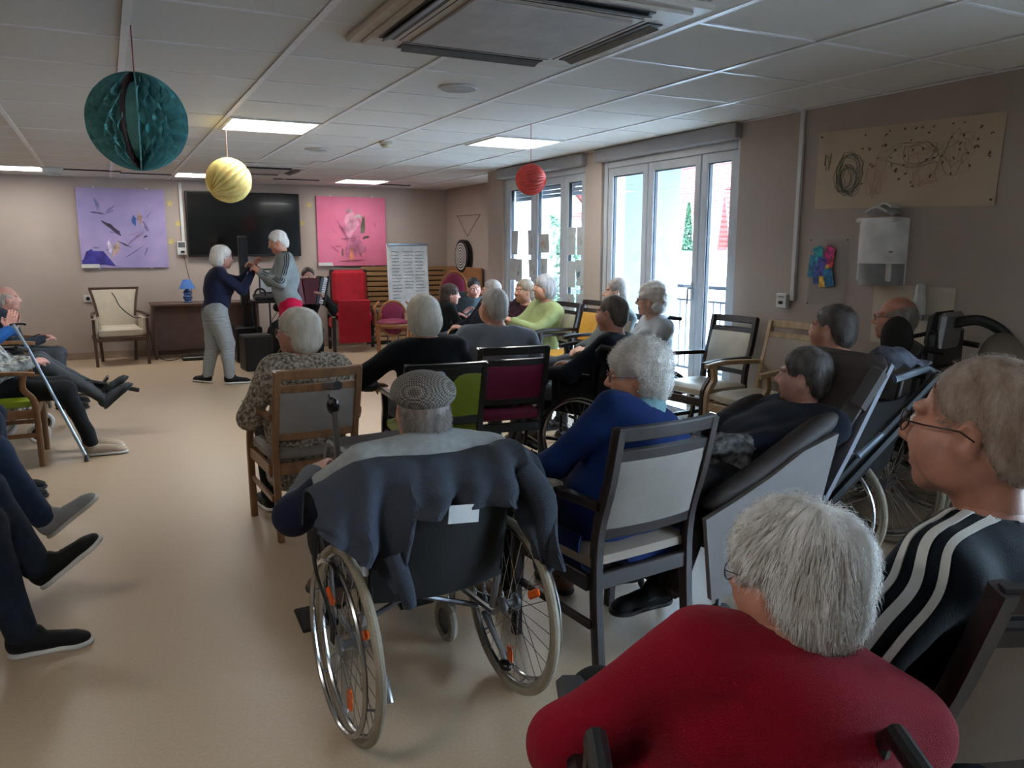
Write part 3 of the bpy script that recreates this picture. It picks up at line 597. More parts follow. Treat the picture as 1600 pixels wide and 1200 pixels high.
def armchair(label, loc, rz, wood, fab, hb=.9, seat=.45, w_=.54, style='gap', pad=None, lean=.1, group=None, arms=True, seatfab=None):
    """origin on the floor under the seat centre, facing +Y"""
    t = thing('armchair', label, 'chair', (*loc, 0), rz, group); hw = w_/2-.03
    yb = -.23; yt = yb-lean
    def post(x): return smooth_pts([(x, yb-.03, 0), (x, yb, seat-.12), (x, yb-.005, seat+.1), (x, (yb+yt)/2-.01, (seat+hb)/2+.05), (x, yt, hb)], 4)
    for s_ in (-1, 1): part('leg', MB().bar(post(s_*(hw-.03)), .034, .04), wood, t, True)
    az = seat+.2
    for s_ in (-1, 1):
        x = s_*hw
        part('leg', MB().bar(smooth_pts([(x*.98, .23, 0), (x, .225, seat-.1), (x, .215, seat+.02), (x*1.02, .16, seat+.1), (x*1.03, .17, az-.01)] if arms else [(x*.98, .23, 0), (x, .225, seat-.02)], 4), .036, .038), wood, t, True)
        if arms:
            ap = smooth_pts([(s_*(hw-.012), yb-.03, az+.005), (x*1.03, -.05, az+.012), (x*1.06, .1, az+.012), (x*1.02, .235, az-.004)], 4)
            a = part('armrest', MB().bar(ap, np.array([.028]*3+[.04]*(len(ap)-3)), .03), wood, t, True)
            if pad: part('arm_pad', MB().bar([(p[0], p[1], p[2]+.016) for p in ap[4:]], .052, .024), pad, t, True)
    ap = MB()
    for s_ in (-1, 1): ap.box((s_*(hw-.006), 0, seat-.075), (.024, .44, .06), .004)
    ap.box((0, .222, seat-.075), (2*hw-.03, .024, .06), .004); ap.box((0, yb+.002, seat-.075), (2*hw-.08, .024, .06), .004); part('apron', ap, wood, t)
    for s_ in (-1, 1): part('stretcher', MB().box((s_*(hw-.008), -.01, seat*.5), (.02, .45, .03), .004), wood, t)
    sc = MB(); cushion(sc, (0, .0, seat-.005), (2*hw-.01, .45, .07), .018); part('seat_cushion', sc, seatfab or fab, t, True)
    # back: rails and padded panel between the posts, following their lean
    def by(z): k = (z-seat-.1)/(hb-seat-.1); return yb-.005-(lean)*max(0, k)
    wi = 2*(hw-.03)-.02
    def rail(z, h_, bow=.018, thk=.024, name='back_rail'):
        P = [(-wi/2-.015+u*(wi+.03), by(z)-bow*math.sin(PI*u), z) for u in np.linspace(0, 1, 9)]
        part(name, MB().bar(P, h_, thk, (0, -.2, 1)), wood, t, True)
    if style == 'gap':
        rail(hb-.02, .05, name='top_rail'); rail(hb-.095, .04); rail(seat+.1, .045); z0, z1 = seat+.115, hb-.112
    elif style == 'notch':
        rail(hb-.012, .03, name='top_rail'); rail(seat+.08, .05); z0, z1 = seat+.1, hb-.06
    else:
        rail(hb-.015, .036, name='top_rail'); rail(seat+.1, .04); z0, z1 = seat+.115, hb-.03
    nu, nv = 13, 9
    bp = MB()
    def bf(off, sgn):
        def f(u, v):
            e = (1-abs(2*u-1)**6)*(1-abs(2*v-1)**6); top = z1
            if style == 'notch': top = z1-.055*max(0, 1-((u-.5)/.17)**2)**.5+.0
            z = z0+(top-z0)*v; return (-wi/2+.004+(wi-.008)*u, by(z)-.016*math.sin(PI*u)+sgn*(off+.012*e**.5), z)
        return f
    bp.grid(bf(.014, 1), nu, nv); bp.grid(lambda u, v: bf(.012, -1)(1-u, v), nu, nv)
    for (fa, fb) in ((lambda v: bf(.014, 1)(0, v), lambda v: bf(.012, -1)(0, v)), (lambda v: bf(.014, 1)(1, v), lambda v: bf(.012, -1)(1, v)), (lambda v: bf(.014, 1)(v, 1), lambda v: bf(.012, -1)(v, 1)), (lambda v: bf(.014, 1)(v, 0), lambda v: bf(.012, -1)(v, 0))):
        bp.grid(lambda u, v: np.array(fa(u))*(1-v)+np.array(fb(u))*v, 13, 2)
    part('back_pad', bp, fab, t, True)
    if style == 'notch':
        def nf(u, v):
            zt = hb-.02; zb = z1-.055*max(0, 1-((u-.5)/.17)**2)**.5; z = zb+(zt-zb)*v; return (-wi/2+wi*u, by(z)-.016*math.sin(PI*u), z)
        part('crest_panel', MB().grid(nf, 25, 2, thick=.022), wood, t)
    return t
c1 = armchair('honey oak armchair with greige back pad, under the woman in the knitted cardigan', (.9, 4.3), .06, OAK, GRY, .9, pad=mat('arm_pad_cream', (205, 196, 180), .4))
c2 = armchair('black armchair with olive green back, under the woman with white bob', (1.68, 4.36), -.12, BWD, GRN, .87, style='notch', w_=.56)
c3 = armchair('black armchair with magenta back, under the man in grey sweatshirt', (2.24, 4.64), -.12, BWD, MAG, .9, pad=None, w_=.56)
c4 = armchair('dark wenge armchair with greige back, under the woman in blue cardigan', (1.6, 2.4), .1, WEN, GRY, .93, pad=mat('arm_pad_cream', (205, 196, 180), .4), seatfab=TAU)
c5 = armchair('dark wenge armchair with greige back in the lower right corner', (1.53, 1.02), -.3, WEN, GRY, .98, style='gap', lean=.18)
c9 = armchair('empty light oak armchair with cream seat against the right wall', (3.83, 3.93), 1.62, LOAK, TAU, 1.0, .51, w_=.52, seatfab=CRE)
c8 = armchair('empty dark armchair with cream back by the near window', (3.84, 4.5), 1.68, WEN, CRE, 1.0, .51, w_=.52)
c7 = armchair('empty dark armchair with ochre yellow seat and back by the window pier', (3.84, 6.38), 1.62, WEN, YEL, 1.0, .51, w_=.56)
armchair('dark armchair behind the woman in the lime jacket', (3.86, 6.98), 1.6, WEN, CRE, .95)
armchair('dark armchair under the laughing woman in burgundy cardigan', (3.88, 7.55), 1.6, WEN, mat('dusty_pink', (170, 110, 120), .6), .93)
armchair('brown armchair under the grey haired person behind the sweatshirt man', (3.72, 8.15), 1.7, BRW, YEL, .9)
armchair('oak armchair with green seat at the left edge, under the woman in patterned blouse', (-.72, 6.5), -1.57, OAK, GRS, .9, w_=.6)
armchair('oak armchair of the bald man, farthest chair on the left', (-.85, 8.55), -1.57, OAK, TAU, .9, w_=.6)
armchair('dark armchair of the front left visitor, outside the photo edge', (-1.05, 3.3), -1.57, WEN, TAU, .9)
armchair('dark armchair of the second left visitor, outside the photo edge', (-1.12, 4.05), -1.57, WEN, TAU, .9)
armchair('dark armchair of the third left visitor, outside the photo edge', (-1.2, 5.55), -1.57, WEN, TAU, .9)
armchair('brown armchair of the young woman in olive trousers', (3.82, 8.84), 2.65, BRW, TAU, .85)
# cream bergere
t = thing('bergere_armchair', 'cream upholstered armchair with brown wooden frame against back wall', 'chair', (.1, 11.55, 0), PI+.08)
for s_ in (-1, 1):
    part('leg', MB().bar([(s_*.3, .26, 0), (s_*.31, .27, .4), (s_*.31, .27, .6)], .036, .036), BRW, t); part('leg', MB().bar([(s_*.2, -.26, 0), (s_*.22, -.22, .42)], .036, .036), BRW, t)
    part('arm_side', MB().box((s_*.28, .01, .5), (.05, .44, .22), .012), CRE, t)
    part('armrest', MB().bar(smooth_pts([(s_*.25, -.2, .66), (s_*.3, 0, .655), (s_*.32, .3, .635)]), .034, .028), BRW, t, True)
fr = MB(); fr.box((0, .27, .34), (.6, .03, .05), .004); 
for s_ in (-1, 1): fr.box((s_*.3, .02, .34), (.03, .5, .05), .004)
part('seat_frame', fr, BRW, t); sc = MB(); cushion(sc, (0, .02, .42), (.53, .5, .15), .03); part('seat_cushion', sc, CRE, t, True)
fr = MB(); fr.bar(smooth_pts([(-.22, -.2, .6), (-.25, -.24, .8), (-.285, -.3, .96)]), .03, .034); fr.bar(smooth_pts([(.22, -.2, .6), (.25, -.24, .8), (.285, -.3, .96)]), .03, .034); fr.bar([(-.3, -.3, .965), (.3, -.3, .965)], .034, .03, (0, 1, 0)); part('back_frame', fr, BRW, t, True)
part('back_pad', MB().grid(lambda u, v: ((.21+.06*v)*(2*u-1), -.18-.13*v+.03*math.sin(PI*u)*math.sin(PI*v), .44+.5*v), 10, 10, thick=.05), CRE, t, True)
tag(part('loose_cable', MB().tube(smooth_pts([(.3, 11.9, .95), (.12, 11.78, .93), (.02, 11.6, .8), (-.1, 11.5, .62), (-.2, 11.45, .55), (-.26, 11.4, .5), (-.24, 11.25, .3), (-.3, 11.2, .02)][::-1], 5), .006, 6) if False else MB().tube(smooth_pts([(.02, 11.86, .95), (.08, 11.78, .86), (.14, 11.72, .72), (.28, 11.5, .6), (.4, 11.4, .585), (.46, 11.42, .4), (.5, 11.5, .1), (.65, 11.45, .012), (.8, 11.6, .012), (.86, 11.85, .012)], 5), .006, 6), BLACKP, None, True), 'black cable trailing over the cream armchair onto the floor', 'cable')
# red recliner
t = thing('recliner', 'bright red padded recliner armchair with footrest panel at back wall', 'chair', (3.22, 11.55, 0), PI-.12)
part('backrest', MB().box((0, -.3, .92), (.52, .11, .5), .05, rotm(.14)), RED, t, True); part('backrest_frame', MB().box((0, -.355, .9), (.56, .05, .56), .02, rotm(.14)), BLACKP, t)
part('seat_cushion', MB().box((0, -.02, .5), (.5, .5, .14), .04), RED, t, True); part('footrest_panel', MB().box((.03, .3, .45), (.46, .05, .62), .012, rotm(.06)), RED, t)
for s_ in (-1, 1):
    part('armrest', MB().box((s_*.32, .02, .56), (.08, .5, .09), .03), BLACKP, t); part('arm_cushion', MB().box((s_*.32, .1, .42), (.07, .34, .16), .03), RED, t)
    part('leg', MB().box((s_*.32, .25, .26), (.05, .05, .52), .008), BWD, t); part('leg', MB().box((s_*.32, -.25, .26), (.05, .05, .52), .008), BWD, t); part('side_rail', MB().box((s_*.32, 0, .16), (.035, .5, .035), .005), BWD, t)
# oval-backed chairs
def medallion(label, loc, rz, hb=1.06):
    t = thing('medallion_chair', label, 'chair', (*loc, 0), rz, 'oval backed chairs in the far corner'); GW = mat('gilt_beech', (150, 98, 58), .4, var=.1)
    ring = [(.2*math.sin(a), -.26-.08*(.75-.27*math.cos(a)-.5), hb-.27-.25*math.cos(a)) for a in np.linspace(0, 2*PI, 25)[:-1]]
    part('back_frame', MB().tube(ring, .02, 8, closed=True), GW, t, True); g = MB(); g.ball((0, -.27, hb-.27), (.185, .03, .235), 20, 12); part('back_pad', g, MAG, t, True)
    for s_ in (-1, 1):
        part('leg', MB().tube(smooth_pts([(s_*.2, -.24, 0), (s_*.2, -.22, .3), (s_*.17, -.24, .56)]), .018, 8), GW, t, True); part('leg', MB().tube([(s_*.23, .22, 0), (s_*.22, .22, .12), (s_*.23, .22, .4)], [.012, .018, .026], 10), GW, t, True)
        part('armrest', MB().tube(smooth_pts([(s_*.2, -.26, .72), (s_*.25, -.05, .68), (s_*.27, .12, .66), (s_*.25, .14, .6), (s_*.24, .16, .44)]), .018, 8), GW, t, True)
    b = MB(); b.lathe([(.25, 0), (.26, .03), (.25, .06)], (0, 0, .38), 24); part('seat_rail', b, GW, t, True); b = MB(); b.ball((0, 0, .45), (.235, .235, .055), 20, 8); part('seat_cushion', b, MAG, t, True)
    return t
medallion('oval backed magenta chair with gilt wooden frame in front of recess wall', (3.95, 9.75), 2.3, 1.2)
medallion('oval chair with magenta seat standing under the flip chart', (3.62, 10.9), PI-.3, .75)
# ------------------------------------------------------------------ wheelchairs
TYRE = mat('pale_tyre', (150, 140, 122), .7, var=.06, bump=.3, bscale=120); BT = mat('black_tyre', (26, 26, 27), .7); RIM = mat('bright_rim', (176, 176, 176), .22, 1); SLING = mat('black_nylon', (9, 9, 11), .75, var=.1, bump=.2, bscale=300); FRM = mat('frame_grey', (128, 130, 134), .3, .7); DFRM = mat('frame_black', (22, 23, 25), .35, .3)
ORG = mat('orange_reflector', (225, 90, 20), .25, var=.1)
def wheel(parent, x, y, s_, tyre, r=.305, camber=0, refl=3, spokes=30):
    """rear wheel; s_ = outer side sign along x"""
    T = lambda p: (x+p[0], y+p[1], r+p[2])
    circ = lambda rr, n, dx: [T((dx, rr*math.cos(a), rr*math.sin(a))) for a in np.linspace(0, 2*PI, n+1)[:-1]]
    wp = part('wheel', MB().tube(circ(r-.032, 44, 0), .009, 8, closed=True), RIM, parent, True)
    part('tyre', MB().tube(circ(r-.014, 48, 0), .015, 10, closed=True), tyre, wp, True)
    part('handrim', MB().tube(circ(r-.045, 44, s_*.035), .0085, 8, closed=True), RIM, wp, True)
    R = rotm(0, PI/2, 0); part('hub', MB().lathe([(.02, -.035), (.03, -.03), (.03, -.02), (.014, -.015), (.014, .015), (.03, .02), (.03, .03), (.02, .035)], T((0, 0, 0)), 14, R), FRM, wp, True)
    sp = MB()
    for k in range(spokes):
        a = 2*PI*k/spokes; a2 = a+(.9 if k % 2 else -.9); sx = .025 if (k//2) % 2 else -.025
        sp.tube([T((sx, .026*math.cos(a2), .026*math.sin(a2))), T((0, (r-.04)*math.cos(a), (r-.04)*math.sin(a)))], .0014, 4, caps=False)
    part('spokes', sp, RIM, wp, kind='stuff')
    st = MB()
    for k in range(6): a = k*PI/3+.3; st.tube([T((0, (r-.03)*math.cos(a), (r-.03)*math.sin(a))), T((s_*.035, (r-.045)*math.cos(a), (r-.045)*math.sin(a)))], .004, 5)
    part('handrim_bracket', st, STEEL, wp, kind='stuff')
    for k in range(refl): a = 2*PI*k/max(1, refl)+.5; part('reflector', MB().box(T((0, (r-.12)*math.cos(a), (r-.12)*math.sin(a))), (.014, .028, .07), .006, rotm(a-PI/2)), ORG, wp)
    return wp
def wheelchair(label, loc, rz, tyre=BT, frame=DFRM, hb=.9, refl=3, w_=.46, handles=True, foot=True, leg_up=False, group=None, cat='wheelchair', name='wheelchair', rim_x=.055):
    """origin on floor below the rear axle centre, facing +Y"""
    t = thing(name, label, cat, (*loc, 0), rz, group); hw = w_/2
    for s_ in (-1, 1): wheel(t, s_*(hw+rim_x), 0, s_, tyre, refl=refl)
    for s_ in (-1, 1):
        f = MB(); x = s_*hw
        f.tube(smooth_pts([(x, .02, .3), (x, -.03, .5), (x, -.045, .7), (x, -.075, hb-.02)], 3), .0125, 8)
        f.tube(smooth_pts([(x, -.01, .46), (x, .25, .47), (x, .38, .46), (x, .44, .38), (x, .46, .2)], 3), .0125, 8); f.tube([(x, .01, .28), (x, .36, .27)], .0115, 8); f.tube([(x, .34, .46), (x, .34, .17)], .012, 8)
        part('side_frame', f, frame, t, True)
        if handles: part('push_handle', MB().tube([(x, -.07, hb-.03), (x, -.1, hb), (x, -.19, hb-.01)], [.014, .017, .016], 10), BLACKP, t, True)
        a = part('armrest', MB().box((x, .12, .705), (.055, .3, .03), .012), BLACKP, t); part('arm_support', MB().tube([(x, .2, .46), (x, .2, .69)], .01, 8), frame, a, True); part('skirt_guard', MB().box((x*.97, .1, .57), (.008, .32, .22), .003), SLING, t)
        part('brake', MB().tube([(x+s_*.02, .3, .46), (x+s_*.03, .33, .56)], .008, 8), frame, t, True)
        c = part('caster', MB().tube([(x+s_*.0, .4+.065*math.cos(q), .085+.065*math.sin(q)) for q in np.linspace(0, 2*PI, 23)[:-1]], .018, 8, closed=True), tyre, t, True)
        part('caster_disc', MB().lathe([(.055, -.008), (.055, .008), (.015, .014)], (x, .4, .085), 16, rotm(0, PI/2, 0)), BLACKP, c); part('fork', MB().bar([(x, .4, .17), (x+s_*.026, .4, .15), (x+s_*.026, .4, .085)], .03, .008), frame, c)
        if foot:
            e = ((x*.8, .78, .34), (x*.8, .86, .38)) if leg_up else ((x*.85, .62, .12), (x*.85, .66, .09))
            part('footrest_hanger', MB().tube([(x, .44, .42), (x*.95, .5, .4), e[0]], .011, 8), frame, t, True); part('footplate', MB().box(e[1], (.15, .14, .018), .006, rotm(.9 if leg_up else .25)), BLACKP, t)
    part('backrest_sling', MB().grid(lambda u, v: ((2*u-1)*(hw-.005), -.04-.06*v-.05*math.sin(PI*u), .44+(hb-.1-.44)*v), 11, 8, thick=.012), SLING, t, True)
    b = MB(); cushion(b, (0, .17, .49), (w_-.02, .42, .06), .012); part('seat_cushion', b, SLING, t, True)
    cr_ = MB(); cr_.tube([(-hw, .12, .44), (hw, .12, .26)], .01, 8); cr_.tube([(-hw, .16, .26), (hw, .16, .44)], .01, 8); part('cross_brace', cr_, frame, t, True)
    return t
w1 = wheelchair('wheelchair with pale tyres and orange reflectors under the man in flat cap', (.86, 2.26), .05, TYRE, FRM, .86, 3, handles=False)
part('brake_cable', MB().tube(smooth_pts([(-.23, -.08, .8), (-.27, -.06, .6), (-.24, .0, .4)]), .004, 5), BLACKP, w1); part('seat_strap', MB().grid(lambda u, v: (-.33-.03*math.sin(u*5)-.02*u, .02+.035*v, .74-.44*u), 14, 2, thick=.004), SLING, w1, True)
part('seat_strap', MB().grid(lambda u, v: (-.24-.1*math.sin(u*1.6), .03+.04*v, .8-.1*u), 8, 2, thick=.004), SLING, w1, True)
for s_ in (-1, 1): part('anti_tip_tube', MB().tube([(s_*.2, .03, .28), (s_*.2, -.1, .2), (s_*.2, -.13, .15)], .01, 8), FRM, w1, True)
part('grip_knob', MB().ball((.19, -.14, .17), (.02, .03, .018), 10, 8), BLACKP, w1, True)
part('white_latch', MB().box((-.24, -.04, .55), (.03, .03, .04), .006), WHITE, w1)
wheelchair('black wheelchair under the man in navy sweater, seen from behind', (2.84, 4.28), .5, BT, DFRM, .9, 0)
wheelchair('black wheelchair under the curly haired woman in pale shawl by near window', (3.76, 5.08), 1.3, BT, DFRM, .98, 0)
w3 = wheelchair('wheelchair with raised legrests at the left edge behind the green seat chair', (-.95, 7.2), -1.57, mat('white_tyre', (190, 188, 184), .6), FRM, .9, 0, leg_up=True)
part('legrest_bar', MB().tube([(.16, .4, .56), (.1, .85, .42), (.06, 1.12, .34)], .018, 8), BLACKP, w3, True); part('calf_pad', MB().box((.1, .72, .42), (.14, .16, .06), .02), BLACKP, w3)
w6 = wheelchair('black wheelchair under the woman in red fleece, only handles and side seen', (.79, .84), -.45, BT, DFRM, .83, 0, w_=.42)
wheelchair('wheelchair under the man in brown, beyond the reclined shell chair', (3.22, 2.6), .2, TYRE, FRM, .9, 0, foot=False)
w7 = wheelchair('wheelchair with black headrest under the man in glasses at right wall', (3.86, 2.76), .25, TYRE, DFRM, 1.0, 0, foot=False)
part('headrest_pad', MB().box((0, -.08, 1.08), (.28, .07, .2), .035, rotm(.1)), SLING, w7, True); part('headrest_wing', MB().ball((-.2, .06, 1.04), (.035, .085, .115), 14, 10), SLING, w7, True); part('wing_bracket', MB().tube([(-.2, .03, 1.04), (-.16, -.1, 1.08), (-.05, -.12, 1.1)], .012, 6), DFRM, w7)
part('headrest_shell', MB().box((-.02, -.125, 1.08), (.26, .04, .2), .02, rotm(.1)), FRM, w7); part('push_bow', MB().tube(smooth_pts([(.0, -.14, 1.12), (.02, -.26, 1.14), (.05, -.38, 1.06), (.08, -.42, .9)], 5), .028, 10), BLACKP, w7, True); part('back_shell', MB().box((0, -.1, .92), (.42, .05, .34), .02), BLACKP, w7)
# reclined shell chair
BRL = mat('brown_leatherette', (52, 42, 39), .65, var=.08, vscale=6, bump=.2, bscale=30); SHP = mat('shell_grey', (112, 106, 104), .6, var=.03); SHB = mat('shell_grey_back', (112, 112, 124), .55, var=.03)
g_ = thing('shell_chair', 'brown padded reclining shell chair with grey sides and black push frame', 'care chair', (2.15, 2.43, 0), 1.5)
# local: +Y forward, side panels at x = +-.31
side = [(-.37, .79), (-.3, .5), (-.25, .3), (0, .22), (.2, .2), (.24, .52), (.12, .57), (-.05, .65), (-.2, .735)]
for s_ in (-1, 1): part('side_panel', MB().prism([(y, z) for y, z in side][::-1], 0, s_*.28-.012, s_*.28+.012), SHP, g_)
part('back_shell', MB().bar([(0, -.24, .34), (0, -.46, .7), (0, -.72, 1.03)], np.array([.54, .54, .42]), .03), SHB, g_)
b = MB(); b.box((0, -.52, .83), (.46, .1, .58), .045, rotm(.64)); part('back_cushion', b, BRL, g_, True)
for s_ in (-1, 1): part('head_wing', MB().box((s_*.2, -.6, .93), (.07, .1, .24), .034, rotm(.64)), BRL, g_, True); part('arm_cushion', MB().tube(smooth_pts([(s_*.215, -.42, .84), (s_*.22, -.3, .785), (s_*.225, -.1, .68), (s_*.225, .1, .585), (s_*.22, .2, .54)], 3), [.02, .035, .045, .048, .05, .05, .048, .046, .044, .042, .04, .03, .01], 14), BRL, g_, True)
part('seat_cushion', MB().box((0, -.02, .44), (.46, .48, .11), .045, rotm(-.1)), BRL, g_, True); part('leg_cushion', MB().box((0, .24, .32), (.44, .3, .07), .03, rotm(-1.2)), BRL, g_, True)
for s_ in (-1, 1):
    part('frame_tube', MB().tube(smooth_pts([(s_*.25, .1, .22), (s_*.25, -.22, .44), (s_*.24, -.66, .76), (s_*.24, -.95, .98)], 4), .02, 8), DFRM, g_, True); part('frame_tube', MB().tube([(s_*.21, -.3, .38), (s_*.21, -.78, .76)], .026, 8), BLACKP, g_, True)
    part('push_handle', MB().tube([(s_*.24, -.95, .98), (s_*.2, -.93, 1.0), (s_*.17, -.78, .96)], .016, 8), mat('blue_grey_tube', (150, 165, 180), .25, .6), g_, True)
    part('lever', MB().tube([(s_*.27, -.5, .68), (s_*.27, -.62, .76)], .012, 8), mat('blue_grey_tube', (150, 165, 180), .25, .6), g_, True)
    for yy in (-.28, .12): c = part('caster', MB().tube([(s_*.23, yy+.06*math.cos(q), .075+.06*math.sin(q)) for q in np.linspace(0, 2*PI, 19)[:-1]], .015, 8, closed=True), BT, g_, True); part('fork', MB().tube([(s_*.23, yy, .075), (s_*.23, yy, .26)], .012, 6), STEEL, c)
part('rear_strap', MB().tube(smooth_pts([(-.1, -.5, .55), (-.05, -.56, .38), (.02, -.5, .5)]), .012, 6), SLING, g_, True)
part('cross_tube', MB().tube([(-.25, -.28, .42), (.25, -.28, .42)], .015, 8), DFRM, g_, True)
o = part('canvas_bag', MB().ball((0, 0, 0), (.13, .1, .17), 16, 10), mat('beige_bag', (112, 98, 84), .9, bump=.3, bscale=12), None, True); o.location = (3.98, 2.42, .92); tag(o, 'crumpled beige bag hung behind the headrest wheelchair', 'bag')
o = part('dark_cloth', MB().grid(lambda u, v: (-.15+.3*u, -.1+.2*v, .07*math.sin(PI*u)*math.sin(PI*v)+.01*math.sin(u*20)), 14, 10, thick=.01), mat('navy_print', (30, 34, 52), .8, rgb2=(120, 125, 140), vscale=14), None, True); o.location = (3.06, 2.35, 1.0); tag(o, 'folded navy printed cloth lying on the push handles', 'cloth')
# rollator with black seat tray
r = thing('rollator', 'grey framed rollator with black seat between two armchairs', 'walker', (1.08, 3.5, 0), .1)
part('seat', MB().box((.0, .0, .6), (.42, .3, .035), .014), mat('tray_black', (34, 36, 38), .35), r); part('grip_slot', MB().box((.05, -.1, .618), (.13, .03, .004)), BLACKP, r)
for s_ in (-1, 1):
    part('frame_post', MB().bar([(s_*.24, -.16, .08), (s_*.245, -.12, .5), (s_*.25, -.1, .84)], .022, .03), mat('frame_taupe', (104, 98, 94), .4, .3), r); part('frame_post', MB().bar([(s_*.24, .26, .08), (s_*.24, .02, .62)], .02, .028), mat('frame_taupe', (104, 98, 94), .4, .3), r)
    h = part('handle', MB().tube([(s_*.25, -.02, .9), (s_*.25, -.16, .92)], .02, 10), BLACKP, r, True); part('brake_lever', MB().tube([(s_*.25, -.04, .86), (s_*.27, -.12, .84), (s_*.27, -.17, .86)], .008, 6), BLACKP, h, True); part('clamp', MB().ball((s_*.25, -.09, .82), (.028, .035, .04), 10, 8), BLACKP, r, True)
    for yy in (-.16, .26): part('wheel', MB().lathe([(.06, -.014), (.09, -.012), (.09, .012), (.06, .014)], (s_*.24, yy, .09), 18, rotm(0, PI/2, 0)), BT, r, True)
# crutch leaning on the oak armchair
t = thing('crutch', 'pale blue grey walking crutch leaning on the left oak armchair', 'crutch', (-.22, 6.24, 0)); AL = mat('crutch_alu', (170, 185, 200), .3, .5)
part('shaft', MB().tube([(0, 0, .03), (-.3, .1, .82)], .0115, 10), AL, t, True); part('rubber_tip', MB().lathe([(.018, 0), (.018, .012), (.013, .045)], (0, 0, .005), 12), mat('rubber', (90, 92, 90), .8), t, True); part('hand_grip', MB().tube([(-.3, .1, .8), (-.36, .02, .83)], .017, 8), BLACKP, t, True); part('forearm_cuff', MB().tube(arc((-.34, .11, .98), .045, -.5, 3.6, 10, (0, 1)), .009, 6), BLACKP, t, True); part('upper_shaft', MB().tube([(-.3, .1, .82), (-.37, .12, .98)], .01, 8), AL, t, True)
# ------------------------------------------------------------------ back wall furniture
DK = mat('brown_desk', (84, 58, 50), .45, var=.06, vscale=3, stretch=(1, 6, 6))
t = thing('desk', 'brown console desk against the back wall with panel front', 'desk', (1.2, 11.85, 0)); part('top', MB().box((0, -.02, .74), (1.4, .52, .03), .004), DK, t)
part('front_panel', MB().box((0, .14, .4), (1.34, .02, .64), .003), mat('brown_panel', (112, 88, 78), .6), t); part('side_panel', MB().box((-.67, 0, .363), (.03, .46, .725), .003), DK, t); part('side_panel', MB().box((.67, 0, .363), (.03, .46, .725), .003), DK, t)
t = thing('table_lamp', 'small blue table lamp with banded ceramic base on the desk', 'lamp', (.98, 11.8, .755)); BL = mat('glaze_blue', (30, 50, 110), .2, rgb2=(90, 130, 190), kind='wave', vscale=9, coat=.4)
part('base', MB().lathe([(.05, 0), (.055, .01), (.04, .02), (.06, .05), (.062, .08), (.045, .105), (.058, .13), (.045, .16), (.018, .18), (.01, .2)], n=20), BL, t, True); part('lamp_shade', MB().lathe([(.105, .185), (.05, .31), (.048, .31), (.102, .187)], n=24), mat('shade_blue', (62, 110, 175), .7), t, True)
tag(part('power_cord', MB().tube(smooth_pts([(.99, 12.12, 1.4), (1.02, 12.1, 1.2), (1.06, 12.05, .9), (1.02, 11.9, .765)], 4), .004, 5), BLACKP), 'thin black cord hanging below the socket box to the desk', 'cable')
t = thing('column_loudspeaker', 'tall black column loudspeaker behind the dancing woman', 'loudspeaker', (1.62, 11.0, 0)); part('column', MB().box((0, 0, 1.2), (.11, .12, .9), .01), BLACKP, t); part('lower_column', MB().box((0, 0, .6), (.09, .1, .36), .01), BLACKP, t); part('subwoofer', MB().box((.0, .02, .24), (.34, .4, .46), .015), BLACKP, t); part('front_grille', MB().box((0, -.064, 1.2), (.09, .006, .84)), mat('speaker_grille', (24, 24, 26), .6, bump=.5, bscale=500), t)
t = thing('monitor_speaker', 'black box speaker on floor beside the dancing woman', 'loudspeaker', (1.6, 10.2, 0), .1); part('cabinet', MB().box((0, 0, .22), (.34, .3, .44), .015), mat('speaker_box', (22, 22, 24), .5), t); part('grille', MB().box((0, -.153, .23), (.3, .008, .38), .003), mat('speaker_grille', (24, 24, 26), .6, bump=.5, bscale=500), t); part('badge', MB().prism([(-.012, .09), (.012, .09), (.012, .07), (0, .055), (-.012, .07)][::-1], 1, -.16, -.155), WHITE, t)
t = thing('equipment_stand', 'black metal stand table with audio gear and cables', 'stand', (1.9, 10.9, 0)); part('shelf', MB().box((0, 0, .8), (.5, .4, .03), .004), BLACKP, t)
for (x, y) in ((-.2, -.16), (.2, -.16), (-.2, .16), (.2, .16)): part('leg', MB().tube([(x, y, 0), (x, y, .79)], .014, 8), DFRM, t, True)
part('foot_bar', MB().tube([(-.2, -.16, .04), (.2, -.16, .04)], .012, 8), DFRM, t)
o = part('mixing_console', MB().box((1.86, 10.86, .85), (.3, .24, .06), .01, rotm(.15)), mat('console_dark', (30, 30, 32), .5)); tag(o, 'small dark mixing console on equipment stand', 'mixer')
o = part('headphones', MB().tube(arc((1.78, 10.78, .9), .07, -.3, 3.4, 12, (0, 2)), .014, 8), BLACKP, None, True); tag(o, 'black headphones lying on equipment stand', 'headphones')
for k, (x, z) in enumerate(((1.87, 1.12), (1.98, 1.12), (1.87, .98), (1.98, .98))): tag(part('music_sheet', MB().box((x+.05, 11.2125, z), (.12, .004, .15)), WHITE), 'white sheet of music propped behind the dancers, %s' % ['upper left', 'upper right', 'lower left', 'lower right'][k], 'paper', 'music sheets between the dancers')
t = thing('music_rack', 'grey rack holding the white music sheets', 'rack', (1.97, 11.2, 0)); part('backing', MB().box((0, .02, 1.05), (.26, .01, .34)), mat('rack_dark', (60, 62, 66), .6), t); part('pole', MB().tube([(0, .03, 0), (0, .03, .9)], .012), DFRM, t)
t = thing('music_stand', 'black music stand behind the dancers\' hands', 'music stand', (2.02, 10.4, 0)); part('desk', MB().box((0, 0, 1.08), (.34, .012, .24), .003, rotm(-.35)), BLACKP, t); part('pole', MB().tube([(0, .02, .3), (0, .02, 1.02)], .009), CHROME, t, True)
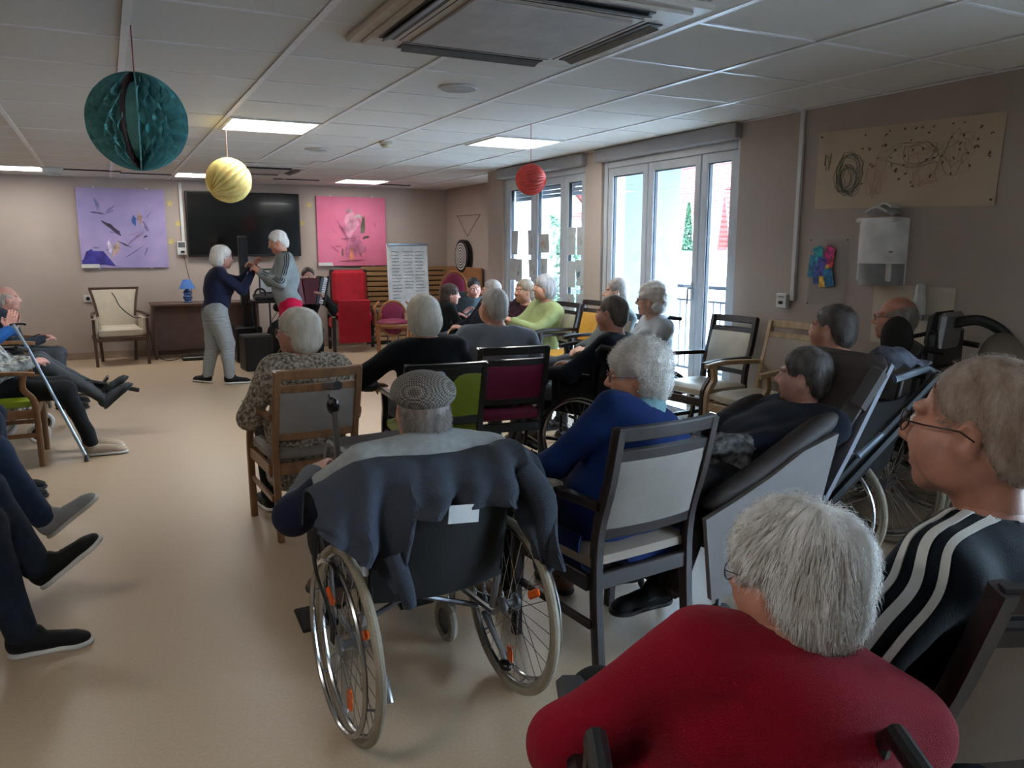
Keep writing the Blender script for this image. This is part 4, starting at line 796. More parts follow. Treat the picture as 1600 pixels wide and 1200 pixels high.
for a in (.5, 2.6, 4.7): part('leg', MB().tube([(0, .02, .32), (.25*math.cos(a), .02+.25*math.sin(a), 0)], .007), CHROME, t, True)
t = thing('cable_bundle', 'black tangle of cables and bag below equipment stand', 'cables', (2.08, 10.75, 0))
part('gig_bag', MB().ball((-.05, .1, .28), (.2, .12, .28), 14, 10), SLING, t, True)
for k in range(5): part('cable', MB().tube(smooth_pts([(random.uniform(-.2, .2), -.1, .8), (random.uniform(-.25, .25), -.15, .5), (random.uniform(-.2, .2), -.2, .2), (random.uniform(-.15, .3), -.3, .01), (random.uniform(-.2, .4), -.35, .01)], 4), .005, 5), BLACKP, t, True)
part('cable_coil', MB().tube([(.1+.1*math.cos(a), -.3+.1*math.sin(a), .012+a*.002) for a in np.linspace(0, 18, 60)], .006, 5), BLACKP, t, True)
o = part('floor_power_box', MB().box((.98, 11.45, .025), (.3, .18, .05), .008), BLACKP); tag(o, 'flat black box lying on floor under the desk edge', 'box')
# jacket draped over the flat cap man's wheelchair back, with its white label
DEN = mat('slate_denim', (42, 46, 54), .9, var=.1, vscale=5, bump=.35, bscale=220, rgb2=(55, 62, 76))
def jk(u, v):      # u across, v from front over the top to the back hem
    fold = .012*math.sin(u*23+v*2)+.009*math.sin(u*47+v*3)
    X = np.interp(u, [0, .2, .3, .75, .88, 1], [-.37, -.24, -.17, .2, .28, .33]); TZ = np.interp(u, [0, .2, .3, .6, .88, 1], [.77, .85, .855, .845, .86, .82]); BZ = np.interp(u, [0, .12, .26, .3, .36, .7, .76, .86, 1], [.72, .66, .58, .52, .74, .745, .7, .52, .5])
    TY = np.interp(u, [0, .2, .3, 1], [.03, -.0, -.02, -.02])
    if v < .25: k = v/.25; y = TY+.07+.04*(1-k); z = TZ-.1*(1-k)
    elif v < .4: k = (v-.25)/.15; a = k*PI; y = TY+.07*math.cos(a); z = TZ+.03*math.sin(a)
    else:
        k = (v-.4)/.6; y = TY-.08-.05*k-.03*math.sin(k*2.4)+fold*k*2.2; z = TZ+(BZ-TZ)*k; X = X*(1+.06*k)+.012*math.sin(k*9+u*5)*k
    return (X, y+fold*.7, z)
jo = part('denim_jacket', MB().grid(jk, 76, 34, thick=.008), DEN, None, True); jo.location = (.85, 2.22, 0); jo.rotation_euler = (0, 0, .05); tag(jo, 'slate blue jacket draped over the back of the flat cap man\'s wheelchair', 'jacket')
part('white_label', MB().box((.02, -.178, .735), (.1, .004, .055), .001, rotm(0, .1, 0)), WHITE, jo); 
part('sleeve', MB().tube(smooth_pts([(.27, -.08, .8), (.31, -.14, .72), (.31, -.15, .6), (.33, -.13, .49)], 4), np.linspace(.055, .035, 13), 12), DEN, jo, True)
part('sleeve', MB().tube(smooth_pts([(-.19, -.15, .64), (-.17, -.18, .56), (-.155, -.18, .49)], 4), np.linspace(.03, .02, 9), 12), DEN, jo, True)
# ------------------------------------------------------------------ people: implicit surfaces meshed with surface nets
class F3:
    """list of primitives evaluated on a sparse grid"""
    def __init__(s): s.p = []
    def cone(s, a, b, ra, rb, k=.02, op='+'):
        a, b = np.asarray(a, float), np.asarray(b, float); r = max(ra, rb)
        s.p.append(('c', a, b, ra, rb, k, op, np.minimum(a, b)-r, np.maximum(a, b)+r)); return s
    def chain(s, pts, rs, k=.02, op='+'):
        for i in range(len(pts)-1): s.cone(pts[i], pts[i+1], rs[i], rs[i+1], k, op)
        return s
    def ell(s, c, r, R=None, k=.02, op='+'):
        c, r = np.asarray(c, float), np.asarray(r, float); R = np.eye(3) if R is None else np.asarray(R); m = np.abs(R) @ r
        s.p.append(('e', c, R, r, None, k, op, c-m, c+m)); return s
    def plane(s, p, n):   # keeps the side where (x-p).n < 0
        s.p.append(('p', np.asarray(p, float), nrm(n), None, None, .008, '^', None, None)); return s
    def d(s, pr, P):
        if pr[0] == 'c':
            a, b, ra, rb = pr[1:5]; ba = b-a; L = max(1e-9, ba @ ba); t = np.clip(((P-a) @ ba)/L, 0, 1); return np.linalg.norm(P-a-t[..., None]*ba, axis=-1)-(ra+(rb-ra)*t)
        if pr[0] == 'e':
            q = (P-pr[1]) @ pr[2]; r = pr[3]; k0 = np.linalg.norm(q/r, axis=-1); k1 = np.linalg.norm(q/(r*r), axis=-1)+1e-9; return k0*(k0-1)/k1
        return (P-pr[1]) @ pr[2]
    def comb(s, f, d, k, op):
        if op == '+': h = np.maximum(k-np.abs(f-d), 0)/k; return np.minimum(f, d)-h*h*k/4
        if op == '-': d = -d
        h = np.maximum(k-np.abs(f-d), 0)/k; return np.maximum(f, d)+h*h*k/4
    def at(s, P):
        f = np.full(P.shape[:-1], 1.)
        for pr in s.p: f = s.comb(f, s.d(pr, P), pr[5], pr[6])
        return f
    def mesh(s, vox, disp=None, pad=.03):
        lo = np.min([p[7] for p in s.p if p[6] == '+'], axis=0)-pad; hi = np.max([p[8] for p in s.p if p[6] == '+'], axis=0)+pad
        n = np.ceil((hi-lo)/vox).astype(int)+1; ax = [lo[i]+vox*np.arange(n[i]) for i in range(3)]; f = np.full(n, .08, np.float32)
        for pr in s.p:
            if pr[7] is None: i0, i1 = np.zeros(3, int), n
            else:
                m = pr[5]+.035; i0 = np.clip(np.floor((pr[7]-m-lo)/vox).astype(int), 0, n); i1 = np.clip(np.ceil((pr[8]+m-lo)/vox).astype(int)+1, 0, n)
            if np.any(i1 <= i0): continue
            sl = tuple(slice(a, b) for a, b in zip(i0, i1)); G = np.stack(np.meshgrid(*[ax[i][sl[i]] for i in range(3)], indexing='ij'), -1)
            f[sl] = s.comb(f[sl], s.d(pr, G), pr[5], pr[6])
        if disp is not None:
            near = np.argwhere(np.abs(f) < .04); P = lo+near*vox; f[tuple(near.T)] += disp(P).astype(np.float32)
        return nets(f, lo, vox)
CORN = np.array([[i, j, k] for i in (0, 1) for j in (0, 1) for k in (0, 1)]); EDG = [(a, b) for a in range(8) for b in range(a+1, 8) if np.abs(CORN[a]-CORN[b]).sum() == 1]
def nets(f, lo, vox):
    s = f < 0; n = np.array(f.shape)
    cnt = sum(s[c[0]:n[0]-1+c[0], c[1]:n[1]-1+c[1], c[2]:n[2]-1+c[2]].astype(np.int8) for c in CORN); act = (cnt > 0) & (cnt < 8)
    idx = np.argwhere(act); 
    if len(idx) == 0: return np.zeros((0, 3)), []
    val = np.stack([f[tuple((idx+c).T)] for c in CORN], 1); acc = np.zeros((len(idx), 3)); m = np.zeros(len(idx))
    for a, b in EDG:
        va, vb = val[:, a], val[:, b]; x = (va < 0) != (vb < 0); t = np.where(x, va/np.where(x, va-vb, 1), 0)
        acc += x[:, None]*(CORN[a]+(CORN[b]-CORN[a])*t[:, None]); m += x
    V = lo+(idx+acc/m[:, None])*vox; vid = np.full(act.shape, -1, np.int64); vid[tuple(idx.T)] = np.arange(len(idx)); Fs = []
    for a in range(3):
        b, c = (a+1) % 3, (a+2) % 3; sl0 = [slice(1, None)]*3; sl0[a] = slice(0, n[a]-1); sl1 = list(sl0); sl1[a] = slice(1, n[a])
        sl0[b] = sl1[b] = slice(1, n[b]-1); sl0[c] = sl1[c] = slice(1, n[c]-1); A, B = s[tuple(sl0)], s[tuple(sl1)]; e = np.argwhere(A != B)
        if len(e) == 0: continue
        flip = A[tuple(e.T)]; base = e.copy(); base[:, b] += 1; base[:, c] += 1; q = []
        for (db, dc) in ((-1, -1), (0, -1), (0, 0), (-1, 0)):
            g = base.copy(); g[:, b] += db; g[:, c] += dc; q.append(vid[tuple(g.T)])
        q = np.stack(q, 1); q[~flip] = q[~flip][:, ::-1]; Fs.append(q)
    return V, np.vstack(Fs)
def fmesh(name, VF, mats, smooth=True, midx=None):
    """mesh object data from (V, quads) list of shells"""
    VS, FS, MI, o = [], [], [], 0
    for i, (V, Q) in enumerate(VF):
        if len(V) == 0: continue
        VS.append(V); FS.append(np.asarray(Q)+o); MI.append(np.full(len(Q), 0)); o += len(V)
    V = np.vstack(VS); Q = np.vstack(FS); me = bpy.data.meshes.new(name)
    me.vertices.add(len(V)); me.vertices.foreach_set('co', V.astype(np.float32).ravel()); me.loops.add(Q.size); me.loops.foreach_set('vertex_index', Q.ravel().astype(np.int32))
    me.polygons.add(len(Q)); me.polygons.foreach_set('loop_start', np.arange(0, Q.size, 4, dtype=np.int32)); me.polygons.foreach_set('loop_total', np.full(len(Q), 4, np.int32))
    me.update(calc_edges=True)
    for m in (mats if isinstance(mats, (list, tuple)) else [mats]): me.materials.append(m)
    if midx is not None: me.polygons.foreach_set('material_index', midx(V[Q].mean(1)).astype(np.int32))
    me.polygons.foreach_set('use_smooth', [smooth]*len(Q)); me.update(); return me
def folds(seed, amp=.004, fr=26):
    r = np.random.default_rng(seed); A = r.normal(size=(6, 3)); A /= np.linalg.norm(A, axis=1, keepdims=True); ph = r.uniform(0, 6, 6)
    def f(P):
        o = np.zeros(len(P))
        for i in range(5):
            q = np.sin((P @ A[i])*fr*(.8+.4*i)+ph[i]+2.2*np.sin((P @ A[i+1])*fr*.4+ph[i+1])); o += np.sign(q)*np.abs(q)**1.6/(1+.5*i)
        return o*amp*.5
    return f
def skin(n, rgb): return mat('skin_'+n, rgb, .5, var=.07, vscale=18, sss=.12, bump=.12, bscale=90)
SK = {'pale': skin('pale', (200, 158, 138)), 'ruddy': skin('ruddy', (188, 132, 110)), 'warm': skin('warm', (192, 138, 112)), 'tan': skin('tan', (176, 126, 100)), 'pink': skin('pink', (198, 146, 132))}
def cloth(n, rgb, **k):
    d = dict(rough=.85, var=.05, vscale=9, bump=.3, bscale=260, sheen=.04, spec=.2); d.update(k); return mat('cloth_'+n, rgb, **d)
def hairm(n, rgb, rgb2=None): return mat('hair_'+n, rgb, .5, var=.1, vscale=40, rgb2=rgb2, stretch=(1, 1, .25), bump=.4, bscale=160)
HW = hairm('white', (222, 216, 208), (246, 243, 238)); HG = hairm('grey', (138, 130, 124), (176, 168, 162)); HD = hairm('darkgrey', (66, 60, 58), (110, 104, 102)); HK = hairm('dark', (30, 26, 26), (56, 52, 54)); HB = hairm('brown', (44, 30, 24), (70, 50, 40)); HC = hairm('cream', (218, 206, 188), (240, 230, 214)); HS = hairm('silver', (150, 146, 144), (190, 188, 188))
EYEW = mat('eye_white', (220, 214, 206), .3, var=.01); EYED = mat('eye_dark', (28, 22, 20), .2); LIP = mat('lip', (150, 86, 78), .5); GLS = mat('spectacle_frame', (40, 22, 22), .3); GLR = mat('spectacle_red', (110, 30, 30), .3); LENS = mat('spectacle_lens', (205, 215, 220), .05, alpha=.12)

def strands(name, fld, root, Rh, Hc, n, L, rad, m, flow, region=None, seed=1, curl=0, lift=.3):
    """hair strands: thin tapering ribbons following a flow field over the hair surface"""
    r = np.random.default_rng(seed); V = []; Fq = []; P = []
    while len(P) < n:
        v = r.normal(size=(n, 3)); v /= np.linalg.norm(v, axis=1, keepdims=True); q = v*.13
        if region is not None: q = q[region(q)]
        P += list(q)
    P = np.array(P[:n]); W = Hc+P @ Rh.T
    def grad(X):
        e = .004; return np.stack([fld.at(X+np.eye(3)[i]*e)-fld.at(X-np.eye(3)[i]*e) for i in range(3)], -1)/(2*e)
    for _ in range(6):
        d = fld.at(W); g = grad(W); W = W-np.clip(d, -.03, .03)[:, None]*g/(np.linalg.norm(g, axis=1, keepdims=True)+1e-9)
    keep = np.abs(fld.at(W)) < .004; W = W[keep]; loc = (W-Hc) @ Rh; 
    if len(W) == 0: return None
    seg = 5; X = W.copy(); path = [X.copy()-grad(X)*.004]; off = r.normal(size=X.shape)*.25; LL = L*r.uniform(.6, 1.25, len(W)); ph = r.uniform(0, 6.28, len(W))
    for k in range(seg):
        loc = (X-Hc) @ Rh; d = flow(loc) @ Rh.T+off*.6; g = grad(X); g /= np.linalg.norm(g, axis=1, keepdims=True)+1e-9; d = d-g*np.sum(d*g, 1, keepdims=True); d /= np.linalg.norm(d, axis=1, keepdims=True)+1e-9
        if curl: s2 = np.cross(g, d); a = (ph+k*1.5)[:, None]; d = d*np.cos(a)+s2*np.sin(a)+g*.35*np.sin(a*1.3)
        X = X+d*(LL/seg)[:, None]; f = fld.at(X); g2 = grad(X); X = X-(f-(.002+lift*.004*(k+1)*r.uniform(0, 1, len(X))))[:, None]*g2*.9; path.append(X.copy())
    wd = np.array([1, 1, .9, .75, .5, .12])*rad
    S = []
    for k, X in enumerate(path):
        t = path[min(k+1, seg)]-path[max(k-1, 0)]; g = grad(X); sd = np.cross(t, g); sd /= np.linalg.norm(sd, axis=1, keepdims=True)+1e-9; gg = g/(np.linalg.norm(g, axis=1, keepdims=True)+1e-9)
        S += [X-sd*wd[k], X+gg*wd[k]*.8, X+sd*wd[k]]
    N = len(W); V = np.stack(S, 1).reshape(-1, 3); per = 3*(seg+1); Q = []
    for k in range(seg):
        for j in range(2): Q.append([3*k+j, 3*k+j+1, 3*k+3+j+1, 3*k+3+j])
    Q = (np.array(Q)[None]+(np.arange(N)*per)[:, None, None]).reshape(-1, 4)
    return V, Q
def hand(fld, Wp, d, n, side, curl=.5, sc=1.0, spread=.12, thumb=.5):
    """five-fingered hand: wrist Wp, direction d, palm normal n (palm faces n), side +1 = thumb on the +side axis"""
    d = nrm(d); n = nrm(np.asarray(n)-d*np.dot(n, d)); sd = np.cross(d, n)*side; s = sc
    pc = Wp+d*.045*s; fld.cone(Wp-d*.03, Wp+d*.01, .027*s, .025*s, .01)
    for o in (-.026, -.009, .009, .026): fld.cone(Wp+d*.012+sd*o*.7*s, Wp+d*.082*s+sd*o*s, .0145*s, .0118*s, .008)
    for o, L, c0 in ((.028, .068, .9), (.010, .077, 1), (-.009, .072, 1.05), (-.027, .057, 1.15)):
        b = Wp+d*.085*s+sd*o*s; a = curl*c0*.6; dd = nrm(d+sd*o*spread*40*.2); p = b
        for j, f in enumerate((.45, .32, .23)):
            dr = dd*math.cos(a)+n*math.sin(a); q = p+dr*L*f*s; fld.cone(p, q, (.0092-.0008*j)*s, (.0085-.0008*j)*s, .003); p = q; a += curl*c0*.75
    b = Wp+d*.022*s+sd*.026*s+n*.004; t1 = nrm(d*.62+sd*.62+n*.35*thumb); t2 = nrm(d*.85+sd*.2+n*.5*thumb)
    m_ = b+t1*.042*s; fld.cone(b, m_, .0145*s, .0112*s, .01); fld.cone(m_, m_+t2*.034*s, .0108*s, .0088*s, .003)
SHOE_CACHE = {}
def shoe(parent, heel, toe_dir, up, col, sole, sc=1.0, kind='sneaker', name='shoe'):
    """foot frame: heel point on sole, toe direction, up"""
    y = nrm(toe_dir); z = nrm(np.asarray(up)-y*np.dot(up, y)); x = np.cross(y, z); R = np.stack([x, y, z], 1); key = kind
    if key not in SHOE_CACHE:
        f = F3(); f.ell((0, .03, .05), (.036, .042, .05), k=.02); f.cone((0, .06, .045), (.005, .2, .028), .036, .032, .03); f.ell((.006, .215, .026), (.042, .05, .026), k=.02); f.ell((0, .12, .035), (.038, .07, .03), k=.02)
        if kind == 'sneaker': f.cone((0, .03, .09), (0, .09, .08), .034, .026, .02)
        if kind == 'sandal': f.cone((0, .05, .07), (0, .12, .06), .03, .024, .02)
        f.plane((0, 0, .012), (0, 0, -1)); up_ = f.mesh(.006)
        g = F3(); g.ell((0, .035, .01), (.04, .045, .05)); g.cone((0, .05, .01), (.004, .2, .01), .041, .044, .02); g.ell((.006, .215, .01), (.048, .058, .05)); g.plane((0, 0, .019), (0, 0, 1)); g.plane((0, 0, 0), (0, 0, -1)); SHOE_CACHE[key] = (up_, g.mesh(.006))
    (V1, Q1), (V2, Q2) = SHOE_CACHE[key]; T = lambda V: np.asarray(heel)+(V*sc) @ R.T
    s1 = link(name, fmesh(name, [(T(V1), Q1)], col), parent); link('sole', fmesh('sole', [(T(V2), Q2)], sole), s1)
    if kind == 'sneaker':
        lc = MB()
        for k in range(4): yy = .09+.022*k; zz = .095-.011*k; lc.tube([T(np.array([-.022, yy, zz-.012])), T(np.array([0, yy+.004, zz-.0])), T(np.array([.022, yy, zz-.012]))], .003, 5)
        part('laces', lc, col, s1, True)
    return s1
def person(label, root, rz, head, look, hair, skin_, top, pants, shoes=None, cat='person', g=1.0, hs=1.0, lp=0, lr=0, hands=None, elb=None, knees=None, feet=None, toes=None, vox=.013, hv=.0075, sw=.175, sit=.53, hunch=.03, collar=None, glasses=None, spars=0, female=False, wrinkle=.006, hdir=None, curl=.5, tlen=None, sleeve=1.0, shoe_kind='sneaker', pant_r=1.0, nz=.155, nb=0, extra=None, hn=None, seed=None, skirt=False, standing=False):
    t = thing('person', label, cat, (root[0], root[1], 0), rz, 'people'); del t['group']
    seed = seed or int(abs(root[0]*971+root[1]*331)*10) % 9999+1
    c, s = math.cos(rz), math.sin(rz); Rz = np.array([[c, -s, 0], [s, c, 0], [0, 0, 1.]])
    Lw = lambda p: (np.asarray(p, float)-np.array([root[0], root[1], 0])) @ Rz
    Hc = Lw(head); P = np.array([0, -.03, sit]); up = np.array([0, 0, 1.])
    # neck base below and a little behind the head centre
    hyaw = look-rz; Rh = rotm(0, 0, hyaw) @ rotm(lp, 0, 0) @ rotm(0, lr, 0)
    N = Hc-np.array([0, 0, nz*hs])+Rh @ np.array([0, -.035-nb, 0]); ax = N-P; L = np.linalg.norm(ax); lean = math.atan2(ax[1], ax[2]); tilt = math.atan2(ax[0], ax[2]); Rt = rotm(-lean, 0, 0) @ rotm(0, tilt, 0)
    q = lambda f, o=(0, 0, 0): P+ax*f+Rt @ np.asarray(o, float)
    ch = q(.68, (0, -hunch, 0)); S = [q(.9, (sd*sw*g**.5, -hunch*.8, 0)) for sd in (-1, 1)]
    if standing: hips = [P+np.array([sd*.09, 0, 0]) for sd in (-1, 1)]
    else: hips = [P+np.array([sd*.09, .01, -.01]) for sd in (-1, 1)]
    kn = knees or [(sd*.13, .42, .5) for sd in (-1, 1)]; ft = feet or [(sd*.14, .42, .09) for sd in (-1, 1)]
    kn = [np.asarray(k, float) for k in kn]; ft = [np.asarray(k, float) for k in ft]
    hd = hands or [(-.09, .26, .62), (.09, .26, .62)]; hd = [np.asarray(h, float) for h in hd]; E = []; Wr = []
    for i, sd in enumerate((-1, 1)):
        h = hd[i]; v = h-S[i]; D = np.linalg.norm(v); l1, l2 = .285, .25
        if D > (l1+l2)*.99: h = S[i]+v/D*(l1+l2)*.99; D = np.linalg.norm(h-S[i]); v = h-S[i]
        a = (l1*l1-l2*l2+D*D)/(2*D); hh = math.sqrt(max(0, l1*l1-a*a)); pole = np.asarray(elb[i] if elb else (sd*.6, -.5, -.7), float); u = nrm(v); pl = nrm(pole-u*np.dot(pole, u)); E.append(S[i]+u*a+pl*hh); Wr.append(h)
    # ---- clothes field and body field share the same skeleton
    gd = g**.6
    def torso(f, inf, k=.05):
        f.ell(P+np.array([0, -.0, .03]), ((.165*g+inf), (.12*gd+inf), .12+inf), Rt, k); f.ell(q(.3, (0, .03*g, 0)), (.148*g+inf, .12*gd+inf, .15+inf), Rt, k)
        f.ell(q(.52, (0, .0-hunch*.5, 0)), (.152*g+inf, .115*gd+inf, .15+inf), Rt, k); f.ell(ch, (.165*g**.7+inf, .108*g**.5+inf, .15+inf), Rt, k)
        f.cone(S[0]*.8+S[1]*.2, S[1]*.8+S[0]*.2, .062+inf, .062+inf, k)
        for i in (0, 1): f.cone(q(.97, (0, -.01, 0)), S[i]*.72+q(.93)*.28, .048+inf, .05+inf, k)
        if female: 
            for sd in (-1, 1): f.ell(q(.6, (sd*.075, .085, 0)), (.07+inf, .06+inf, .075+inf), Rt, .04)
    def arms(f, inf, k=.03, upto=1.0):
        for i in (0, 1):
            W_ = E[i]+(Wr[i]-E[i])*max(0, upto); f.cone(S[i], E[i], .054*g**.6+inf, .042*g**.5+inf, k); f.cone(E[i], W_, .041*g**.5+inf, (.028+inf*1.1), k)
    def legs(f, inf, k=.03):
        for i in (0, 1):
            f.cone(hips[i], kn[i], (.086*g**.6)*pant_r+inf, .057*pant_r+inf, k); f.cone(kn[i], ft[i]*.97+kn[i]*.03, .054*pant_r+inf, (.036*pant_r+inf*1.1), k)
    neck0 = q(.93, (0, -.01, 0)); nk1 = Hc+Rh @ np.array([0, -.022, -.06])*hs
    body = F3(); torso(body, -.006); arms(body, -.004); legs(body, -.004); body.cone(neck0, nk1, .056, .05, .03)
    hf = F3(); hx = lambda o: Hc+(Rh @ np.asarray(o, float))*hs
    e = lambda o, r, k=.02, op='+', R=None: hf.ell(hx(o), np.asarray(r)*hs, Rh if R is None else Rh @ R, k*hs, op)
    e((0, -.018, .032), (.073, .093, .083)); e((0, .022, -.02), (.062, .068, .08)); e((0, .03, -.062), (.05, .055, .05), .03); e((0, .068, -.097), (.022, .02, .02), .03)
    hf.cone(hx((0, .086, .012)), hx((0, .108, -.024)), .0085*hs, .0125*hs, .012); 
    for sd in (-1, 1):
        e((sd*.011, .098, -.03), (.009, .011, .008), .008); e((sd*.04, .062, -.028), (.026, .026, .028), .03); e((sd*.03, .093, .006), (.017, .012, .011), .012, '-'); hf.cone(hx((sd*.014, .088, .026)), hx((sd*.05, .072, .028)), .009*hs, .007*hs, .012)
        e((sd*.03, .081, .005), (.0135, .011, .011), .004)
        e((sd*.075, -.004, -.008), (.009, .02, .032), .006, '+', rotm(.2, 0, -sd*.35)); e((sd*.084, .002, -.004), (.006, .011, .018), .004, '-', rotm(.2, 0, -sd*.35)); e((sd*.052, .02, -.055), (.02, .04, .04), .03)
    hf.cone(hx((-.018, .089, -.058)), hx((.018, .089, -.058)), .0075*hs, .0075*hs, .006); hf.cone(hx((-.016, .088, -.069)), hx((.016, .088, -.069)), .0078*hs, .0078*hs, .006)
    hf.cone(hx((-.026, .094, -.0635)), hx((.026, .094, -.0635)), .0028*hs, .0028*hs, .003, '-'); hf.cone(neck0, nk1, .058, .053*hs, .03); hf.cone(neck0, neck0-up*.04, .06, .06, .03)
    sh = [body.mesh(.02), hf.mesh(hv)]
    hz = []
    for i, sd in enumerate((-1, 1)):
        h_ = F3(); dd = hdir[i] if hdir else (Wr[i]-E[i]); nn = (hn[i] if hn else (-sd*.5, 0, -1)); hand(h_, Wr[i], dd, nn, 1 if i else 1, curl, 1.0) if False else hand(h_, Wr[i], dd, nn, _thumb(dd, nn, sd), curl, .98)
        sh.append(h_.mesh(.006 if vox < .011 else .0068))
    lipc = hx((0, .094, -.063)); lz = Rh[:, 2]; ly = Rh[:, 1]; lx = Rh[:, 0]
    def mi(cn):
        o = (cn-lipc)/hs; a, b_, c_ = o @ lx, o @ ly, o @ lz; return ((np.abs(a) < .023) & (b_ > -.02) & (np.abs(c_) < .012*(1-(a/.027)**2))).astype(int)
    link('body', fmesh('body', sh, [SK[skin_], LIP], True, mi), t)
    for sd in (-1, 1):
        ey = part('eye', MB().ball(hx((sd*.03, .0835, .005)), .0108*hs, 10, 8, Rh), EYEW, t, True); part('iris', MB().ball(hx((sd*.03, .0905, .005)), (.005*hs, .0045*hs, .005*hs), 8, 6, Rh), EYED, ey, True)
    # ---- hair
    style, hm = hair[0], hair[1]; hh = F3(); E2 = lambda o, r, k=.02, op='+', R=None: hh.ell(hx(o), np.asarray(r)*hs, Rh if R is None else Rh @ R, k*hs, op)
    face = None; PL = lambda p, n_: hh.plane(hx(p), Rh @ np.asarray(n_, float))
    if style == 'short': E2((0, -.02, .035), (.081, .1, .091)); E2((0, -.06, -.03), (.066, .055, .07)); E2((0, .09, -.02), (.078, .075, .088), .012, '-'); PL((0, .0, -.075), (0, .2, -1)); PL((0, .085, 0), (0, 1, 0)); [E2((sd*.09, .022, -.03), (.034, .045, .056), .008, '-') for sd in (-1, 1)]
    elif style == 'capped': E2((0, -.02, .035), (.081, .1, .091)); E2((0, -.06, -.03), (.068, .058, .07)); E2((0, .08, -.02), (.085, .075, .088), .012, '-'); PL((0, 0, -.075), (0, .2, -1)); PL((0, 0, .045), (0, 0, 1)); [E2((sd*.09, .015, -.02), (.034, .04, .056), .008, '-') for sd in (-1, 1)]
    elif style == 'crop': E2((0, -.02, .034), (.0765, .0965, .087)); E2((0, -.058, -.025), (.062, .055, .065)); E2((0, .095, -.005), (.075, .07, .088), .012, '-'); PL((0, 0, -.07), (0, .3, -1)); [E2((sd*.086, .014, -.03), (.03, .034, .05), .008, '-') for sd in (-1, 1)]
    elif style == 'fringe': E2((0, -.025, .015), (.08, .098, .082)); E2((0, -.055, -.03), (.068, .058, .06)); E2((0, .03, .09), (.085, .115, .075), .015, '-'); E2((0, .1, -.01), (.09, .085, .1), .012, '-'); PL((0, 0, -.07), (0, .3, -1)); [E2((sd*.086, .016, -.03), (.03, .034, .05), .008, '-') for sd in (-1, 1)]
    elif style == 'bob': E2((0, -.02, .04), (.09, .108, .094)); E2((0, -.045, -.03), (.098, .085, .095), .03); E2((0, .105, -.035), (.078, .084, .1), .012, '-'); PL((0, 0, -.115), (0, .1, -1))
    elif style == 'long': E2((0, -.02, .04), (.088, .106, .092)); E2((0, -.05, -.05), (.092, .08, .12), .03); E2((0, .1, -.03), (.062, .08, .095), .012, '-'); PL((0, 0, -.16), (0, .1, -1))
    elif style == 'curly': E2((0, -.025, .045), (.104, .118, .1)); E2((0, -.055, -.03), (.095, .075, .078), .03); E2((0, .115, -.03), (.07, .085, .092), .012, '-'); PL((0, 0, -.1), (0, .1, -1)); [E2((sd*.095, .05, -.03), (.045, .06, .07), .01, '-') for sd in (-1, 1)]
    elif style == 'fluffy': E2((0, -.025, .045), (.097, .116, .1)); E2((0, -.06, -.03), (.082, .068, .085), .03); E2((0, .11, -.03), (.074, .085, .095), .012, '-'); PL((0, 0, -.105), (0, .25, -1)); [E2((sd*.095, .035, -.035), (.04, .05, .06), .01, '-') for sd in (-1, 1)]
    elif style == 'bun': E2((0, -.02, .036), (.079, .098, .089)); E2((0, -.11, .06), (.032, .03, .032), .01); E2((0, .088, -.02), (.07, .07, .09), .012, '-'); PL((0, 0, -.06), (0, .3, -1))
    amp = {'curly': .009, 'fluffy': .005, 'crop': .001, 'bun': .001}.get(style, .0022); hd_ = folds(seed, amp, 70 if style == 'curly' else 60)
    hvx = min(hv, .007); 
    ho = link('hair', fmesh('hair', [hh.mesh(hvx, hd_)], hm), t)
    if spars:
        n_, L_, rad_ = spars[:3]; wh = np.array((0, -.06, .1))
        def flow(o):
            v = o-wh; v = v/(np.linalg.norm(v, axis=1, keepdims=True)+1e-9); v[:, 2] -= .5; return v
        r_ = strands('hair_strands', hh, t, Rh*1.0, Hc, n_, L_, rad_, hm, flow, spars[3] if len(spars) > 3 else None, seed, curl=(1 if style == 'curly' else 0), lift=(.5 if style in ('short', 'bob', 'crop') else (1.3 if style == 'fluffy' else 1.0)))
        if r_ is not None: o = link('hair_strands', fmesh('hair_strands', [r_], hm), t); o['kind'] = 'stuff'
    # ---- clothes
    tf = F3(); torso(tf, .012*(1 if not extra else 1)); arms(tf, .011, .035, sleeve)
    tf.cone(q(.95, (0, -.005, 0)), neck0+(nk1-neck0)*.3, .062, .06, .02)
    if tlen: 
        for sd in (-1, 1): tf.cone(P+np.array([sd*.08, -.02, .02]), P+np.array([sd*.1, .02, -tlen]), .11*g, .1*g, .05)
        tf.cone(P+np.array([-.08, -.05, 0]), P+np.array([.08, -.05, -.0]), .11, .11, .05)
    nkd = nrm(nk1-neck0); tf.cone(neck0+nkd*.03, nk1, .05, .048, .008, '-'); tf.cone(neck0+nkd*.1, neck0+nkd*.26, .09, .14, .006, '-')
    
    if not tlen: tf.plane(P-np.array([0, 0, .045 if standing else .075]), (0, 0, -1))
    tm = tf.mesh(vox, folds(seed+1, wrinkle))
    mats_ = top[1] if isinstance(top[1], (list, tuple)) else [top[1]]; mf = None
    if len(top) > 2: mf = top[2](dict(S=S, E=E, W=Wr, P=P, q=q, N=N))
    to = link(top[0], fmesh(top[0], [tm], mats_, True, mf), t)
